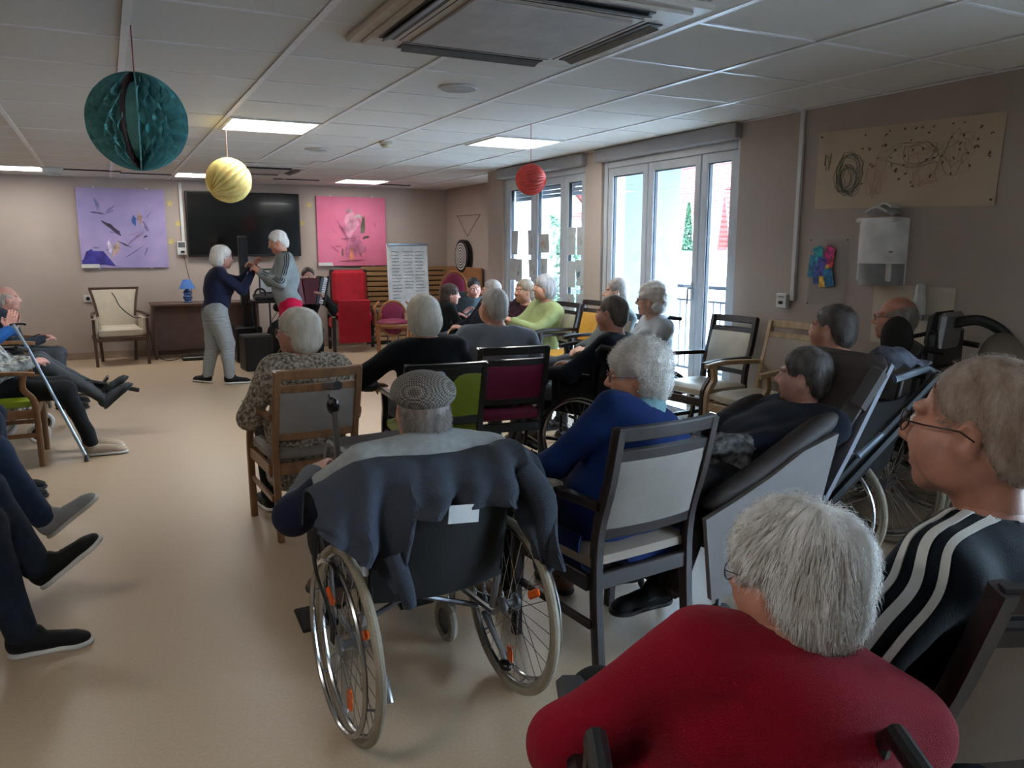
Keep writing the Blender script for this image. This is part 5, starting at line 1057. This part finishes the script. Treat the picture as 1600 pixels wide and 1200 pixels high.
    if pants:
        pf = F3(); pf.ell(P+np.array([0, -.0, .02]), (.17*g, .125*g, .11), None, .04); legs(pf, .01, .04)
        if skirt: pf.cone((kn[0]+hips[0])/2, (kn[1]+hips[1])/2, .1, .1, .05); pf.cone(kn[0], kn[1], .08, .08, .05); pf.cone(kn[0]*.5+ft[0]*.5, kn[1]*.5+ft[1]*.5, .08, .08, .06)
        for i in (0, 1): pf.plane(ft[i]*.96+kn[i]*.04, nrm(ft[i]-kn[i])) if False else None
        link(pants[0], fmesh(pants[0], [pf.mesh(vox, folds(seed+2, wrinkle))], pants[1]), t)
    if collar: 
        big = .024 if len(collar) > 3 else 0; cf = F3(); cf.cone(neck0+(nk1-neck0)*(.05-(.3 if big else 0)), neck0+(nk1-neck0)*collar[2], .068+big*1.4, .062+big, .01); cf.cone(neck0-(nk1-neck0)*.5, nk1, .05, .046, .006, '-')
        cf.plane(neck0+(nk1-neck0)*(collar[2]+.05), nrm(nk1-neck0)); cf.ell(q(.9, (0, .05, .02)), (.06, .05, .04), Rt, .03) if len(collar) > 3 else None
        link(collar[0], fmesh(collar[0], [cf.mesh(.007, folds(seed+3, .006 if len(collar) > 3 else .001, 60))], collar[1]), t)
    if shoes:
        for i in (0, 1):
            td = (toes[i] if toes else (.12*(-1, 1)[i], 1, 0)); td = nrm(td); sd_up = kn[i]-ft[i]; u_ = nrm(np.cross(np.cross(td, up if abs(td[2]) < .75 else -np.sign(td[2])*np.array([0, 1, 0])), td)); heel = ft[i]-u_*.085-td*.045
            shoe(t, heel, td, u_, shoes[0], shoes[1], 1.02, shoe_kind)
    if glasses:
        gl_ = MB()
        for sd in (-1, 1):
            gl_.tube([hx((sd*.032+.023*math.cos(a), .104-.003*abs(math.cos(a)), .003+.018*math.sin(a))) for a in np.linspace(0, 2*PI, 17)[:-1]], .0014*hs, 6, closed=True); gl_.tube([hx((sd*.055, .101, .008)), hx((sd*.078, .06, .008)), hx((sd*.083, .005, .006)), hx((sd*.08, -.016, -.008))], .0015*hs, 6)
        gl_.tube([hx((-.01, .106, .008)), hx((0, .11, .011)), hx((.01, .106, .008))], .0014*hs, 6); go = part('glasses', gl_, glasses, t, True)
        [part('lens', MB().ball(hx((sd*.032, .103, .003)), (.021*hs, .001, .016*hs), 12, 6, Rh), LENS, go, True) for sd in (-1, 1)]
    return dict(t=t, S=S, E=E, W=Wr, P=P, q=q, hx=hx, Rh=Rh, tf=tf, Hc=Hc, N=N, Rt=Rt, ft=ft, kn=kn, neck0=neck0, nk1=nk1, hh=hh)
def _thumb(dd, nn, sd):
    """sign that puts the thumb on the inner side: right hand (sd=+1) thumb towards -x when the palm faces down"""
    d = nrm(dd); n = nrm(np.asarray(nn, float)-d*np.dot(nn, d)); x = np.cross(d, n); want = np.array([-sd*.8, 0, .6]); return 1 if x @ want > 0 else -1
SO_W = mat('sole_white', (206, 204, 198), .6); SO_K = mat('sole_black', (24, 24, 25), .7); SH_K = cloth('shoe_black', (18, 19, 20), rough=.6); SH_B = cloth('shoe_beige', (176, 158, 138)); SH_N = cloth('shoe_navy', (24, 30, 44)); SH_G = cloth('shoe_grey', (150, 152, 155)); SH_BR = mat('shoe_brown', (92, 60, 40), .5)
NV = cloth('navy', (26, 32, 58)); BKC = cloth('black', (15, 17, 21)); TRK = cloth('black_trousers', (24, 27, 28)); GYT = cloth('grey_trousers', (64, 68, 72)); OLV = cloth('olive', (116, 112, 76)); JN = cloth('jeans', (27, 36, 50), vscale=30, var=.12); JNL = cloth('light_jeans', (90, 130, 160)); DNV = cloth('dark_navy', (15, 22, 36))
D = math.radians
KN = cloth('knit', (92, 76, 64), vscale=62, rgb2=(196, 184, 166), bump=.6, bscale=120)
p = person('woman with white bobbed hair in brown and cream knitted cardigan, seen from behind', (.9, 4.28), .06, (.89, 4.30, 1.055), D(58), ('bob', HC), 'ruddy', ('cardigan', KN), ('trousers', TRK), (SH_K, SO_W), g=1.12, hs=1.0, tlen=.22, hands=[(-.16, .2, .68), (.14, .25, .64)], glasses=GLR, spars=(1400, .06, .0011), vox=.011, hv=.006, knees=[(-.12, .36, .5), (.15, .38, .5)], feet=[(-.13, .3, .09), (.15, .42, .09)], wrinkle=.006, female=True)
p = person('woman with silver bob and black sweater in the chair with olive green back', (1.68, 4.38), -.12, (1.655, 4.43, 1.10), D(-6), ('bob', HC), 'warm', ('sweater', BKC), ('trousers', BKC), (SH_K, SO_K), g=1.1, spars=(1600, .07, .001), vox=.012, hv=.006, hands=[(-.32, .18, .68), (.15, .25, .64)], elb=[(-1, -.2, -.5), (.6, -.5, -.7)], collar=('shirt_collar', cloth('cream_shirt', (190, 182, 170)), .35))
p = person('man with cropped grey hair and grey sweatshirt in magenta backed chair', (2.24, 4.66), -.12, (2.285, 4.78, 1.115), D(8), ('crop', hairm('palegrey', (176, 168, 158), (206, 200, 190))), 'warm', ('sweatshirt', cloth('sweat_grey', (122, 127, 134))), ('trousers', GYT), (SH_K, SO_K), g=1.22, sw=.19, hs=1.04, spars=(1500, .018, .0008), vox=.012, hv=.006, hands=[(-.28, .3, .66), (.2, .25, .66)])
# flat cap man
GS = cloth('sweater_lightgrey', (146, 148, 147), vscale=40); NB = cloth('sweater_navy_band', (24, 28, 52)); GD = cloth('sweater_midgrey', (88, 92, 96))
def capmf(k):
    S, E, Wv = k['S'], k['E'], k['W']
    def f(c):
        o = np.zeros(len(c), int)
        for i in (0, 1):
            ba = E[i]-S[i]; t = ((c-S[i]) @ ba)/(ba @ ba); side = (c[:, 0]-S[i][0])*(-1, 1)[i] > -.02; bb = Wv[i]-E[i]; t2 = ((c-E[i]) @ bb)/(bb @ bb); near = np.linalg.norm(c-E[i]-np.clip(t2, 0, 1)[:, None]*bb, axis=1) < .085
            o[side & (t > .5) & (t < 1.3)] = 1; o[(near & (t2 > .12))] = 2
        return o
    return f
p = person('man in checked flat cap and grey sweater with navy sleeve band, in front wheelchair', (.86, 2.42), .05, (.885, 2.385, .985), D(-10), ('capped', hairm('ash', (104, 92, 84), (150, 140, 132))), 'ruddy', ('sweater', [GS, NB, GD], capmf), ('trousers', cloth('charcoal_trousers', (40, 42, 46))), (SH_BR, SO_K), g=1.25, sw=.2, hs=1.03, nz=.105, nb=.02, spars=(2600, .035, .0009, lambda q: q[:, 2] < .012), vox=.01, hv=.005, hands=[(-.27, .24, .73), (.27, .24, .72)], elb=[(-.75, -.5, -.5), (.8, -.5, -.6)], hunch=.05, knees=[(-.14, .42, .52), (.14, .42, .52)], feet=[(-.13, .52, .2), (.13, .52, .2)])
cf = F3(); hx, Rh_ = p['hx'], p['Rh']
cf.ell(hx((0, -.014, .062)), (.104, .122, .06), Rh_ @ rotm(.12), .03); cf.ell(hx((0, -.012, .05)), (.096, .113, .046), Rh_ @ rotm(.1), .02); cf.ell(hx((0, .1, .035)), (.07, .05, .012), Rh_ @ rotm(-.25), .015); cf.plane(hx((0, 0, .022)), Rh_ @ np.array([0, .12, -1]))
link('flat_cap', fmesh('flat_cap', [cf.mesh(.005, folds(5, .002, 40))], mat('cap_check', (66, 61, 58), .9, rgb2=(138, 131, 122), kind='check', vscale=170, bump=.3, bscale=300)), p['t'])
# blue cardigan woman
BLU = cloth('royal_blue', (8, 36, 88), bump=.4, bscale=180); TEA = cloth('pale_teal', (120, 156, 160), bscale=60)
p = person('woman with curly white hair, glasses, royal blue cardigan and pale teal scarf', (1.61, 2.41), .12, (1.755, 2.43, 1.025), D(62), ('curly', HW), 'warm', ('cardigan', BLU), ('trousers', TRK), (SH_BR, SO_K), g=1.1, vox=.0105, hv=.005, tlen=.12, glasses=GLR, spars=(3200, .05, .0011), hands=[(-.2, .26, .66), (.05, .3, .62)], elb=[(-.9, -.4, -.6), (.6, -.5, -.7)], collar=('scarf', TEA, .75, 1), female=True, lp=-.05, wrinkle=.006)
part('earring', MB().ball(p['hx']((-.082, .004, -.045)), .005, 8, 6), CHROME, p['t'], True)
part('cardigan_tail', MB().grid(lambda u, v: (-.08+.3*u+.03*v, -.17-.05*v-.012*math.sin(u*9), .47-.15*v*(1-.8*abs(u-.5))), 14, 8, thick=.008), BLU, p['t'], True)
part('cardigan_tail', MB().grid(lambda u, v: (-.235-.01*math.sin(v*6), -.16+.2*u, .52-.17*v), 10, 8, thick=.008), BLU, p['t'], True)
p = person('bald crowned man in navy sweater in wheelchair, seen from behind', (2.8, 4.38), .5, (2.89, 4.28, 1.085), D(28), ('crop', hairm('greybrown', (80, 66, 58), (110, 96, 88))), 'ruddy', ('sweater', DNV), ('trousers', cloth('lightgrey_trousers', (140, 142, 140))), (SH_BR, SO_K), g=1.15, hands=[(-.24, .2, .7), (.2, .24, .7)], elb=[(-.9, -.5, -.4), (.8, -.5, -.6)], spars=(900, .018, .0008), hv=.006, knees=[(-.14, .42, .54), (.14, .42, .54)], feet=[(-.13, .52, .2), (.13, .52, .2)], collar=('shirt_collar', cloth('pink_shirt', (170, 92, 92)), .4))
SHW = cloth('shawl_white', (178, 184, 190)); 
p = person('woman with curly white hair and glasses in pale cream shawl by near window', (3.7, 5.06), 1.3, (3.755, 5.03, 1.105), D(58), ('curly', HW), 'pale', ('shawl', SHW), ('trousers', GYT), (SH_K, SO_K), g=1.12, tlen=.1, glasses=GLR, hands=[(-.1, .26, .66), (.1, .26, .66)], spars=(900, .04, .0012), hv=.0065, female=True, wrinkle=.008)
part('blouse_front', MB().grid(lambda u, v: (-.1+.16*u, .125+.04*math.sin(PI*u)+.04*(1-v), .68+.27*v), 8, 8, thick=.01), cloth('cream_blouse', (186, 178, 158)), p['t'], True)
p = person('grey haired person half hidden behind the man in navy sweater', (3.77, 5.8), 1.55, (3.93, 5.76, 1.125), D(60), ('short', HG), 'pale', ('jacket', cloth('grey_green', (90, 98, 98))), ('trousers', GYT), (SH_K, SO_K), hv=.007, g=.9, hands=[(-.08, .13, .64), (.08, .13, .64)])
armchair('dark armchair of the half hidden grey haired person by the pier', (3.77, 5.8), 1.58, WEN, TAU, .93, w_=.52)
LIM = cloth('lime', (146, 156, 106))
p = person('woman with straight grey bob in long lime green jacket', (3.82, 7.0), 1.6, (3.865, 6.93, 1.115), D(74), ('bob', HS), 'tan', ('jacket', LIM), ('trousers', cloth('palegreen_skirt', (160, 180, 130))), (SH_K, SO_K), g=1.12, tlen=.2, hands=[(-.12, .33, .8), (-.02, .34, .78)], spars=(600, .06, .0013), hv=.007, curl=1.1, collar=('orange_scarf', cloth('orange_scarf', (176, 70, 32), rgb2=(60, 40, 40), vscale=40), .3), skirt=True)
o = tag(part('walking_cane', MB().tube([(3.5, 6.95, .0), (3.5, 6.98, .76), (3.5, 6.98, .8), (3.47, 6.92, .815)], .011, 8), BLACKP, None, True), 'dark walking cane held by the woman in lime jacket', 'cane')
p = person('laughing woman with short blond grey hair in dark burgundy cardigan', (3.85, 7.55), 1.6, (3.9, 7.42, 1.055), D(98), ('short', hairm('ashblond', (140, 124, 106), (180, 166, 148))), 'tan', ('cardigan', cloth('burgundy', (48, 22, 34))), ('trousers', TRK), (SH_K, SO_K), g=1.2, hands=[(-.1, .28, .66), (.1, .28, .66)], spars=(500, .04, .0013), hv=.007, female=True, collar=('patterned_scarf', cloth('print_scarf', (120, 100, 84), rgb2=(190, 170, 150), vscale=40), .3))
part('teeth', MB().box(p['hx']((0, .099, -.062)), (.022, .006, .006), .002, p['Rh']), EYEW, p['t'])
p = person('grey haired person mostly hidden behind the man in grey sweatshirt', (3.72, 8.15), 1.7, (3.8, 8.02, 1.03), D(60), ('short', HG), 'pale', ('jacket', DNV), ('trousers', GYT), (SH_K, SO_K), hv=.007, g=1.1)
p = person('young woman with dark hair in a bun and olive trousers, facing camera', (3.82, 8.82), 2.65, (3.9, 8.7, 1.035), D(165), ('bun', HK), 'pink', ('top', cloth('blue_grey_top', (70, 84, 92))), ('trousers', OLV), (SH_K, SO_W), hv=.006, g=.9, hs=.95, lp=-.3, hands=[(-.05, .3, .7), (.1, .3, .68)], lr=.1)
p = person('young woman with brown hair leaning forward in black sweater', (3.3, 8.5), -1.5, (3.52, 8.5, .975), D(-112), ('long', HB), 'pink', ('sweater', BKC), ('jeans', JNL), (SH_K, SO_W), hv=.006, g=.9, hs=.95, sit=.5, lp=-.1, hands=[(-.05, .42, .74), (.12, .4, .68)], collar=None, spars=(500, .06, .0012))
o = thing('stool', 'small dark round stool under the leaning young woman', 'stool', (3.3, 8.5, 0)); part('seat', MB().lathe([(.17, .38), (.18, .4), (.17, .42), (.05, .425)], n=24), BKC, o, True); [part('leg', MB().tube([(.11*math.cos(a), .11*math.sin(a), .38), (.17*math.cos(a), .17*math.sin(a), 0)], .013, 8), BWD, o, True) for a in (.8, 2.4, 3.9, 5.5)]
# reclined woman in the shell chair
PT = cloth('spotted_blouse', (34, 34, 38), rgb2=(170, 168, 166), vscale=45, kind='voronoi')
PT = mat('spotted_cloth', (30, 30, 34), .8, rgb2=(120, 118, 116), vscale=38, bump=.3, bscale=60)
p = person('woman with short dark hair reclining in the brown shell chair', (2.2, 2.43), 1.5, (2.62, 2.42, .965), D(33), ('short', HD), 'pink', ('jacket', [DNV, PT], lambda k: (lambda c: ((c[:, 1] > -.02) & (c[:, 2] < .84)).astype(int))), ('trousers', TRK), (SH_K, SO_K), g=1.15, sit=.56, hunch=-.0, hands=[(-.06, .2, .73), (.12, .14, .74)], knees=[(-.12, .28, .6), (.12, .28, .6)], feet=[(-.12, .36, .22), (.12, .36, .22)], spars=(1500, .035, .0009), hv=.0055, vox=.011, collar=('shirt_collar', cloth('beige_collar', (150, 140, 124)), .5), elb=[(-.8, -.2, -1), (.8, -.2, -1)])
p = person('man with short grey hair and beige collar beyond the shell chair', (3.2, 2.74), .2, (3.2, 2.79, 1.105), D(16), ('crop', hairm('pepper', (62, 56, 54), (98, 92, 90))), 'ruddy', ('pullover', cloth('brown_pullover', (60, 50, 48))), ('trousers', TRK), (SH_K, SO_K), g=1.15, hs=1.05, spars=(1200, .018, .0008), hv=.006, collar=('shirt_collar', cloth('beige_collar', (150, 140, 124)), .6), knees=[(-.14, .42, .54), (.14, .42, .54)], feet=[(-.13, .5, .16), (.13, .5, .16)])
p = person('bald man with red framed glasses beside the black headrest', (3.84, 2.9), .25, (3.9, 2.98, 1.12), D(42), ('fringe', HG), 'ruddy', ('shirt', cloth('pale_shirt', (150, 146, 140))), ('trousers', TRK), (SH_K, SO_K), glasses=GLR, hv=.0055, spars=(700, .03, .0009), knees=[(-.14, .42, .54), (.14, .42, .54)], feet=[(-.13, .5, .16), (.13, .5, .16)])
# sleeve stripes
def stripes(p, i, m, offs, wd=.011, start=.35, name='sleeve_stripe', rise=.0025):
    sd = (-1, 1)[i]; S, E, Wv = p['S'][i], p['E'][i], p['W'][i]; f = p['tf']
    a, b = nrm(E-S), nrm(Wv-E); lat = np.array([sd, -.25, .25]); n1 = nrm(lat-a*np.dot(lat, a)); n2 = nrm(lat-b*np.dot(lat, b)); top = S*start+p['neck0']*(1-start)
    base = [top+np.array([0, 0, .06]), S*.6+top*.4+np.array([0, 0, .075]), S+np.array([sd*.03, 0, .06]), S+a*.06+n1*.06, S+a*.14+n1*.055, E-a*.05+n1*.05, E+(n1+n2)*.025, E+b*.05+n2*.045, (E+Wv)/2+n2*.04, Wv-b*.02+n2*.035]
    pts = np.array(smooth_pts(base, 8))
    for o in offs:
        V = []
        for k in range(len(pts)):
            t = nrm(pts[min(k+1, len(pts)-1)]-pts[max(k-1, 0)]); ctr = S if k < 24 else (S+(E-S)*.5 if k < 44 else E); nn = nrm(pts[k]-(S+a*max(0, np.dot(pts[k]-S, a)))) if k < 48 else n2; c = nrm(np.cross(t, nn))
            V.append([pts[k]+c*(o-wd/2), pts[k]+c*(o), pts[k]+c*(o+wd/2)])
        V = np.array(V)
        for _ in range(8):
            d = f.at(V); g = np.stack([f.at(V+np.eye(3)[q]*.004)-f.at(V-np.eye(3)[q]*.004) for q in range(3)], -1)/.008; V = V-(np.clip(d-rise, -.03, .03))[..., None]*g/(np.linalg.norm(g, axis=-1, keepdims=True)+1e-9)
        mb = MB(); K = len(pts); mb.grid(lambda u, v: V[int(round(u*(K-1))), int(round(v*2))], K, 3, thick=.003); part(name, mb, m, p['t'], True)
WST = cloth('white_stripe', (206, 204, 198)); KST = cloth('dark_stripe', (24, 28, 36)); TRS = cloth('tracksuit_navy', (10, 20, 30), bump=.15)
p = person('man in navy tracksuit jacket with three white sleeve stripes, right foreground', (1.44, .98), .12, (1.455, .915, 1.165), D(20), ('crop', hairm('stubble_grey', (138, 114, 98), (172, 154, 140))), 'ruddy', ('tracksuit_jacket', TRS), ('tracksuit_trousers', TRS), (SH_N, SO_W), g=1.28, sw=.185, hs=1.16, vox=.009, hv=.005, glasses=GLS, spars=(3000, .008, .0005), hands=[(-.235, .13, .74), (.2, .3, .66)], elb=[(-1, -.3, -.6), (.7, -.5, -.7)], wrinkle=.006)
stripes(p, 0, WST, (-.034, 0, .034), .015, .3)
for k in (-1, 0, 1):      # stripes along the left trouser leg
    h_, kn_, ft_ = np.array([-.09, .01, .52]), p['kn'][0], p['ft'][0]
    part('trouser_stripe', MB().bar([kn_+np.array([-.072, -.1+.02*k, .01]), kn_+np.array([-.072, -.01+.016*k, -.02]), kn_+np.array([-.068, .016*k-.0, -.09]), (kn_+ft_)/2+np.array([-.058, .016*k, 0])], .003, .011), WST, p['t'])
# woman in red
REDF = cloth('red_fleece', (138, 2, 32), bump=.5, bscale=420)
p = person('woman with fluffy white hair in bright red fleece, nearest in right foreground', (.86, .93), -.42, (.95, .88, .975), D(20), ('fluffy', hairm('fluffy_white', (204, 198, 190), (246, 244, 241))), 'ruddy', ('fleece', REDF), ('trousers', TRK), (SH_K, SO_K), g=1.25, sw=.165, hs=.88, vox=.0085, hv=.0045, spars=(11000, .06, .0007), hands=[(-.08, .16, .64), (.1, .2, .66)], elb=[(-.95, -.1, -.5), (.9, -.2, -.6)], lr=.12, lp=-.12, hunch=.05, glasses=GLS, wrinkle=.003, collar=('fleece_collar', REDF, .28))
# left side group
p = person('bald man in dark navy jacket and grey trousers, farthest left in oak armchair', (-.88, 8.55), -1.57, (-.82, 8.6, 1.035), D(-84), ('fringe', HG), 'pink', ('jacket', cloth('slate_jacket', (36, 44, 54))), ('trousers', GYT), (SH_K, SO_K), g=1.15, hs=.95, hands=[(-.04, .28, .66), (.06, .3, .66)], hv=.006)
BLC = cloth('bright_blue', (30, 80, 140))
p = person('person in bright blue sleeves clapping, with raised legs in grey sandals', (-1.0, 7.15), -1.57, (-1.02, 7.15, 1.14), D(-80), ('short', HG), 'pink', ('blouse', BLC), ('trousers', GYT), (cloth('sandal_grey', (60, 66, 70)), SO_K), sit=.56, hands=[(.0, .33, .87), (.06, .31, .88)], knees=[(-.08, .48, .62), (.14, .5, .62)], feet=[(.02, .88, .36), (.18, .9, .33)], toes=[(.0, .8, .75), (0, .8, .7)], shoe_kind='sandal', hdir=[(.1, .25, 1), (-.1, .3, 1)], hn=[(1, 0, 0), (-1, 0, 0)], curl=.15, hv=.008)
PB = mat('print_blouse', (44, 46, 48), .8, rgb2=(176, 178, 172), vscale=26, bump=.2)
p = person('woman in black and white patterned blouse and black trousers, left edge', (-.76, 6.5), -1.57, (-.8, 6.48, 1.12), D(-80), ('short', HW), 'pink', ('blouse', PB), ('trousers', TRK), (SH_B, SO_W), g=1.2, hands=[(-.02, .22, .7), (.1, .24, .7)], knees=[(-.1, .42, .5), (.12, .44, .5)], feet=[(-.1, .56, .09), (.1, .58, .09)], toes=[(0, 1, 0), (0, 1, 0)], tlen=.12, hv=.008, shoe_kind='slip')
p = person('front left visitor in dark jeans with legs crossed and black sneakers', (-.98, 3.34), -1.57, (-1.05, 3.34, 1.2), D(-80), ('short', HD), 'warm', ('sweater', BKC), ('jeans', JN), (SH_K, SO_W), g=1.05, knees=[(-.1, .5, .6), (.04, .5, .5)], feet=[(-.07, .66, .29), (.06, .6, .085)], toes=[(-.02, .8, .62), (-.02, 1, 0)], pant_r=1.25, hv=.008, vox=.011, hands=[(-.05, .2, .66), (.05, .2, .66)])
p = person('second left visitor in jeans with grey sneakers, one foot raised', (-1.0, 4.12), -1.57, (-1.08, 4.12, 1.2), D(-80), ('short', HB), 'warm', ('sweater', NV), ('jeans', cloth('mid_jeans', (38, 52, 76), vscale=30)), (SH_G, SO_W), knees=[(-.1, .48, .5), (.0, .48, .6)], feet=[(-.12, .4, .085), (.0, .66, .26)], toes=[(0, 1, 0), (0, .8, .62)], pant_r=1.2, hv=.008, hands=[(-.05, .2, .66), (.05, .2, .66)])
p = person('third left visitor in jeans, only a black shoe in view', (-1.12, 5.52), -1.57, (-1.2, 5.52, 1.18), D(-80), ('short', HB), 'warm', ('sweater', NV), ('jeans', JN), (SH_K, SO_K), knees=[(-.1, .44, .5), (.08, .44, .5)], feet=[(-.1, .46, .09), (.06, .48, .09)], hv=.008, pant_r=1.1, hands=[(-.05, .2, .66), (.05, .2, .66)])
# dancers
STP = mat('striped_knit', (98, 103, 108), .85, rgb2=(164, 168, 168), kind='wave', vscale=24, bump=.2)
p = person('dancing woman with white bob, navy top and grey striped trousers', (1.07, 9.32), -1.5, (1.16, 9.36, 1.395), D(-88), ('bob', HW), 'pink', ('top', NV), ('trousers', STP), (SH_K, SO_W), g=.95, hs=1.0, sit=.8, standing=True, hands=[(-.04, .43, 1.29), (.1, .37, 1.22)], elb=[(-.5, -.1, -1), (.5, -.1, -1)], knees=[(-.08, -.05, .46), (.1, .06, .46)], feet=[(-.1, -.13, .09), (.12, .06, .09)], toes=[(-.8, -.5, 0), (.15, 1, 0)], pant_r=1.32, glasses=GLS, hv=.006, vox=.012, spars=(1000, .06, .0012), lp=-.1, female=True, curl=1.0, hdir=[(.1, .5, .9), (0, 1, .3)])
p = person('dancing man with short white hair, grey track jacket and crimson trousers', (1.8, 9.17), 1.52, (1.735, 9.21, 1.565), D(84), ('short', HW), 'ruddy', ('track_jacket', cloth('track_grey', (128, 136, 138))), ('trousers', cloth('crimson', (190, 20, 66))), (SH_K, SO_W), g=1.06, hs=1.0, sit=.86, standing=True, hands=[(-.06, .27, 1.22), (.12, .3, 1.27)], elb=[(-.5, -.3, -1), (.5, -.3, -1)], knees=[(-.1, .02, .48), (.1, .0, .48)], feet=[(-.1, -.02, .09), (.1, -.03, .09)], pant_r=1.2, hv=.006, vox=.012, spars=(900, .03, .001), lp=-.35, curl=.9, hdir=[(.2, .8, .7), (0, .9, .6)])
stripes(p, 0, KST, (-.014, .006, .026), .008, .4)
p = person('accordion player with brown hair, hidden behind the dancing man', (2.16, 10.08), 3.05, (2.24, 10.02, 1.14), D(175), ('short', HB), 'pink', ('shirt', BKC), ('trousers', TRK), (SH_K, SO_K), hands=[(-.22, .3, .9), (.2, .25, .9)], curl=.6, hv=.008)
o = thing('stool', 'black stool under the accordion player behind the dancers', 'stool', (2.16, 10.1, 0)); part('seat', MB().lathe([(.17, .41), (.18, .43), (.17, .45), (.05, .455)], n=24), BKC, o, True); [part('leg', MB().tube([(.11*math.cos(a), .11*math.sin(a), .41), (.17*math.cos(a), .17*math.sin(a), 0)], .013, 8), BWD, o, True) for a in (.8, 2.4, 3.9, 5.5)]
a_ = thing('accordion', 'maroon and black accordion with white keys held behind the dancing man', 'accordion', (2.2, 9.8, .98), .12)
part('bass_body', MB().box((-.14, 0, 0), (.08, .18, .34), .015, rotm(0, -.15, 0)), mat('accordion_red', (96, 14, 30), .3, coat=.3), a_); bl = MB()
for k in range(12): bl.box((-.09+k*.014, 0, 0), (.006, .17, .31), 0, rotm(0, -.1+.03*k, 0)); bl.box((-.083+k*.014, 0, 0), (.006, .155, .29), 0, rotm(0, -.1+.03*k, 0))
part('bellows', bl, mat('bellows_red', (92, 16, 34), .6), a_); part('treble_body', MB().box((.1, 0, .0), (.06, .17, .36), .015, rotm(0, .25, 0)), BLACKP, a_)
for k in range(12): part('key', MB().box((.145+.25*(k-5.5)*.026, -.06, (k-5.5)*.026), (.05, .05, .021), .003, rotm(0, .25, 0)), WHITE, a_)
part('keyboard_edge', MB().box((.185, -.06, 0), (.02, .07, .37), .006, rotm(0, .25, 0)), BLACKP, a_)
print('tris', sum(len(o.data.polygons)*2 for o in bpy.data.objects if o.type == 'MESH'))
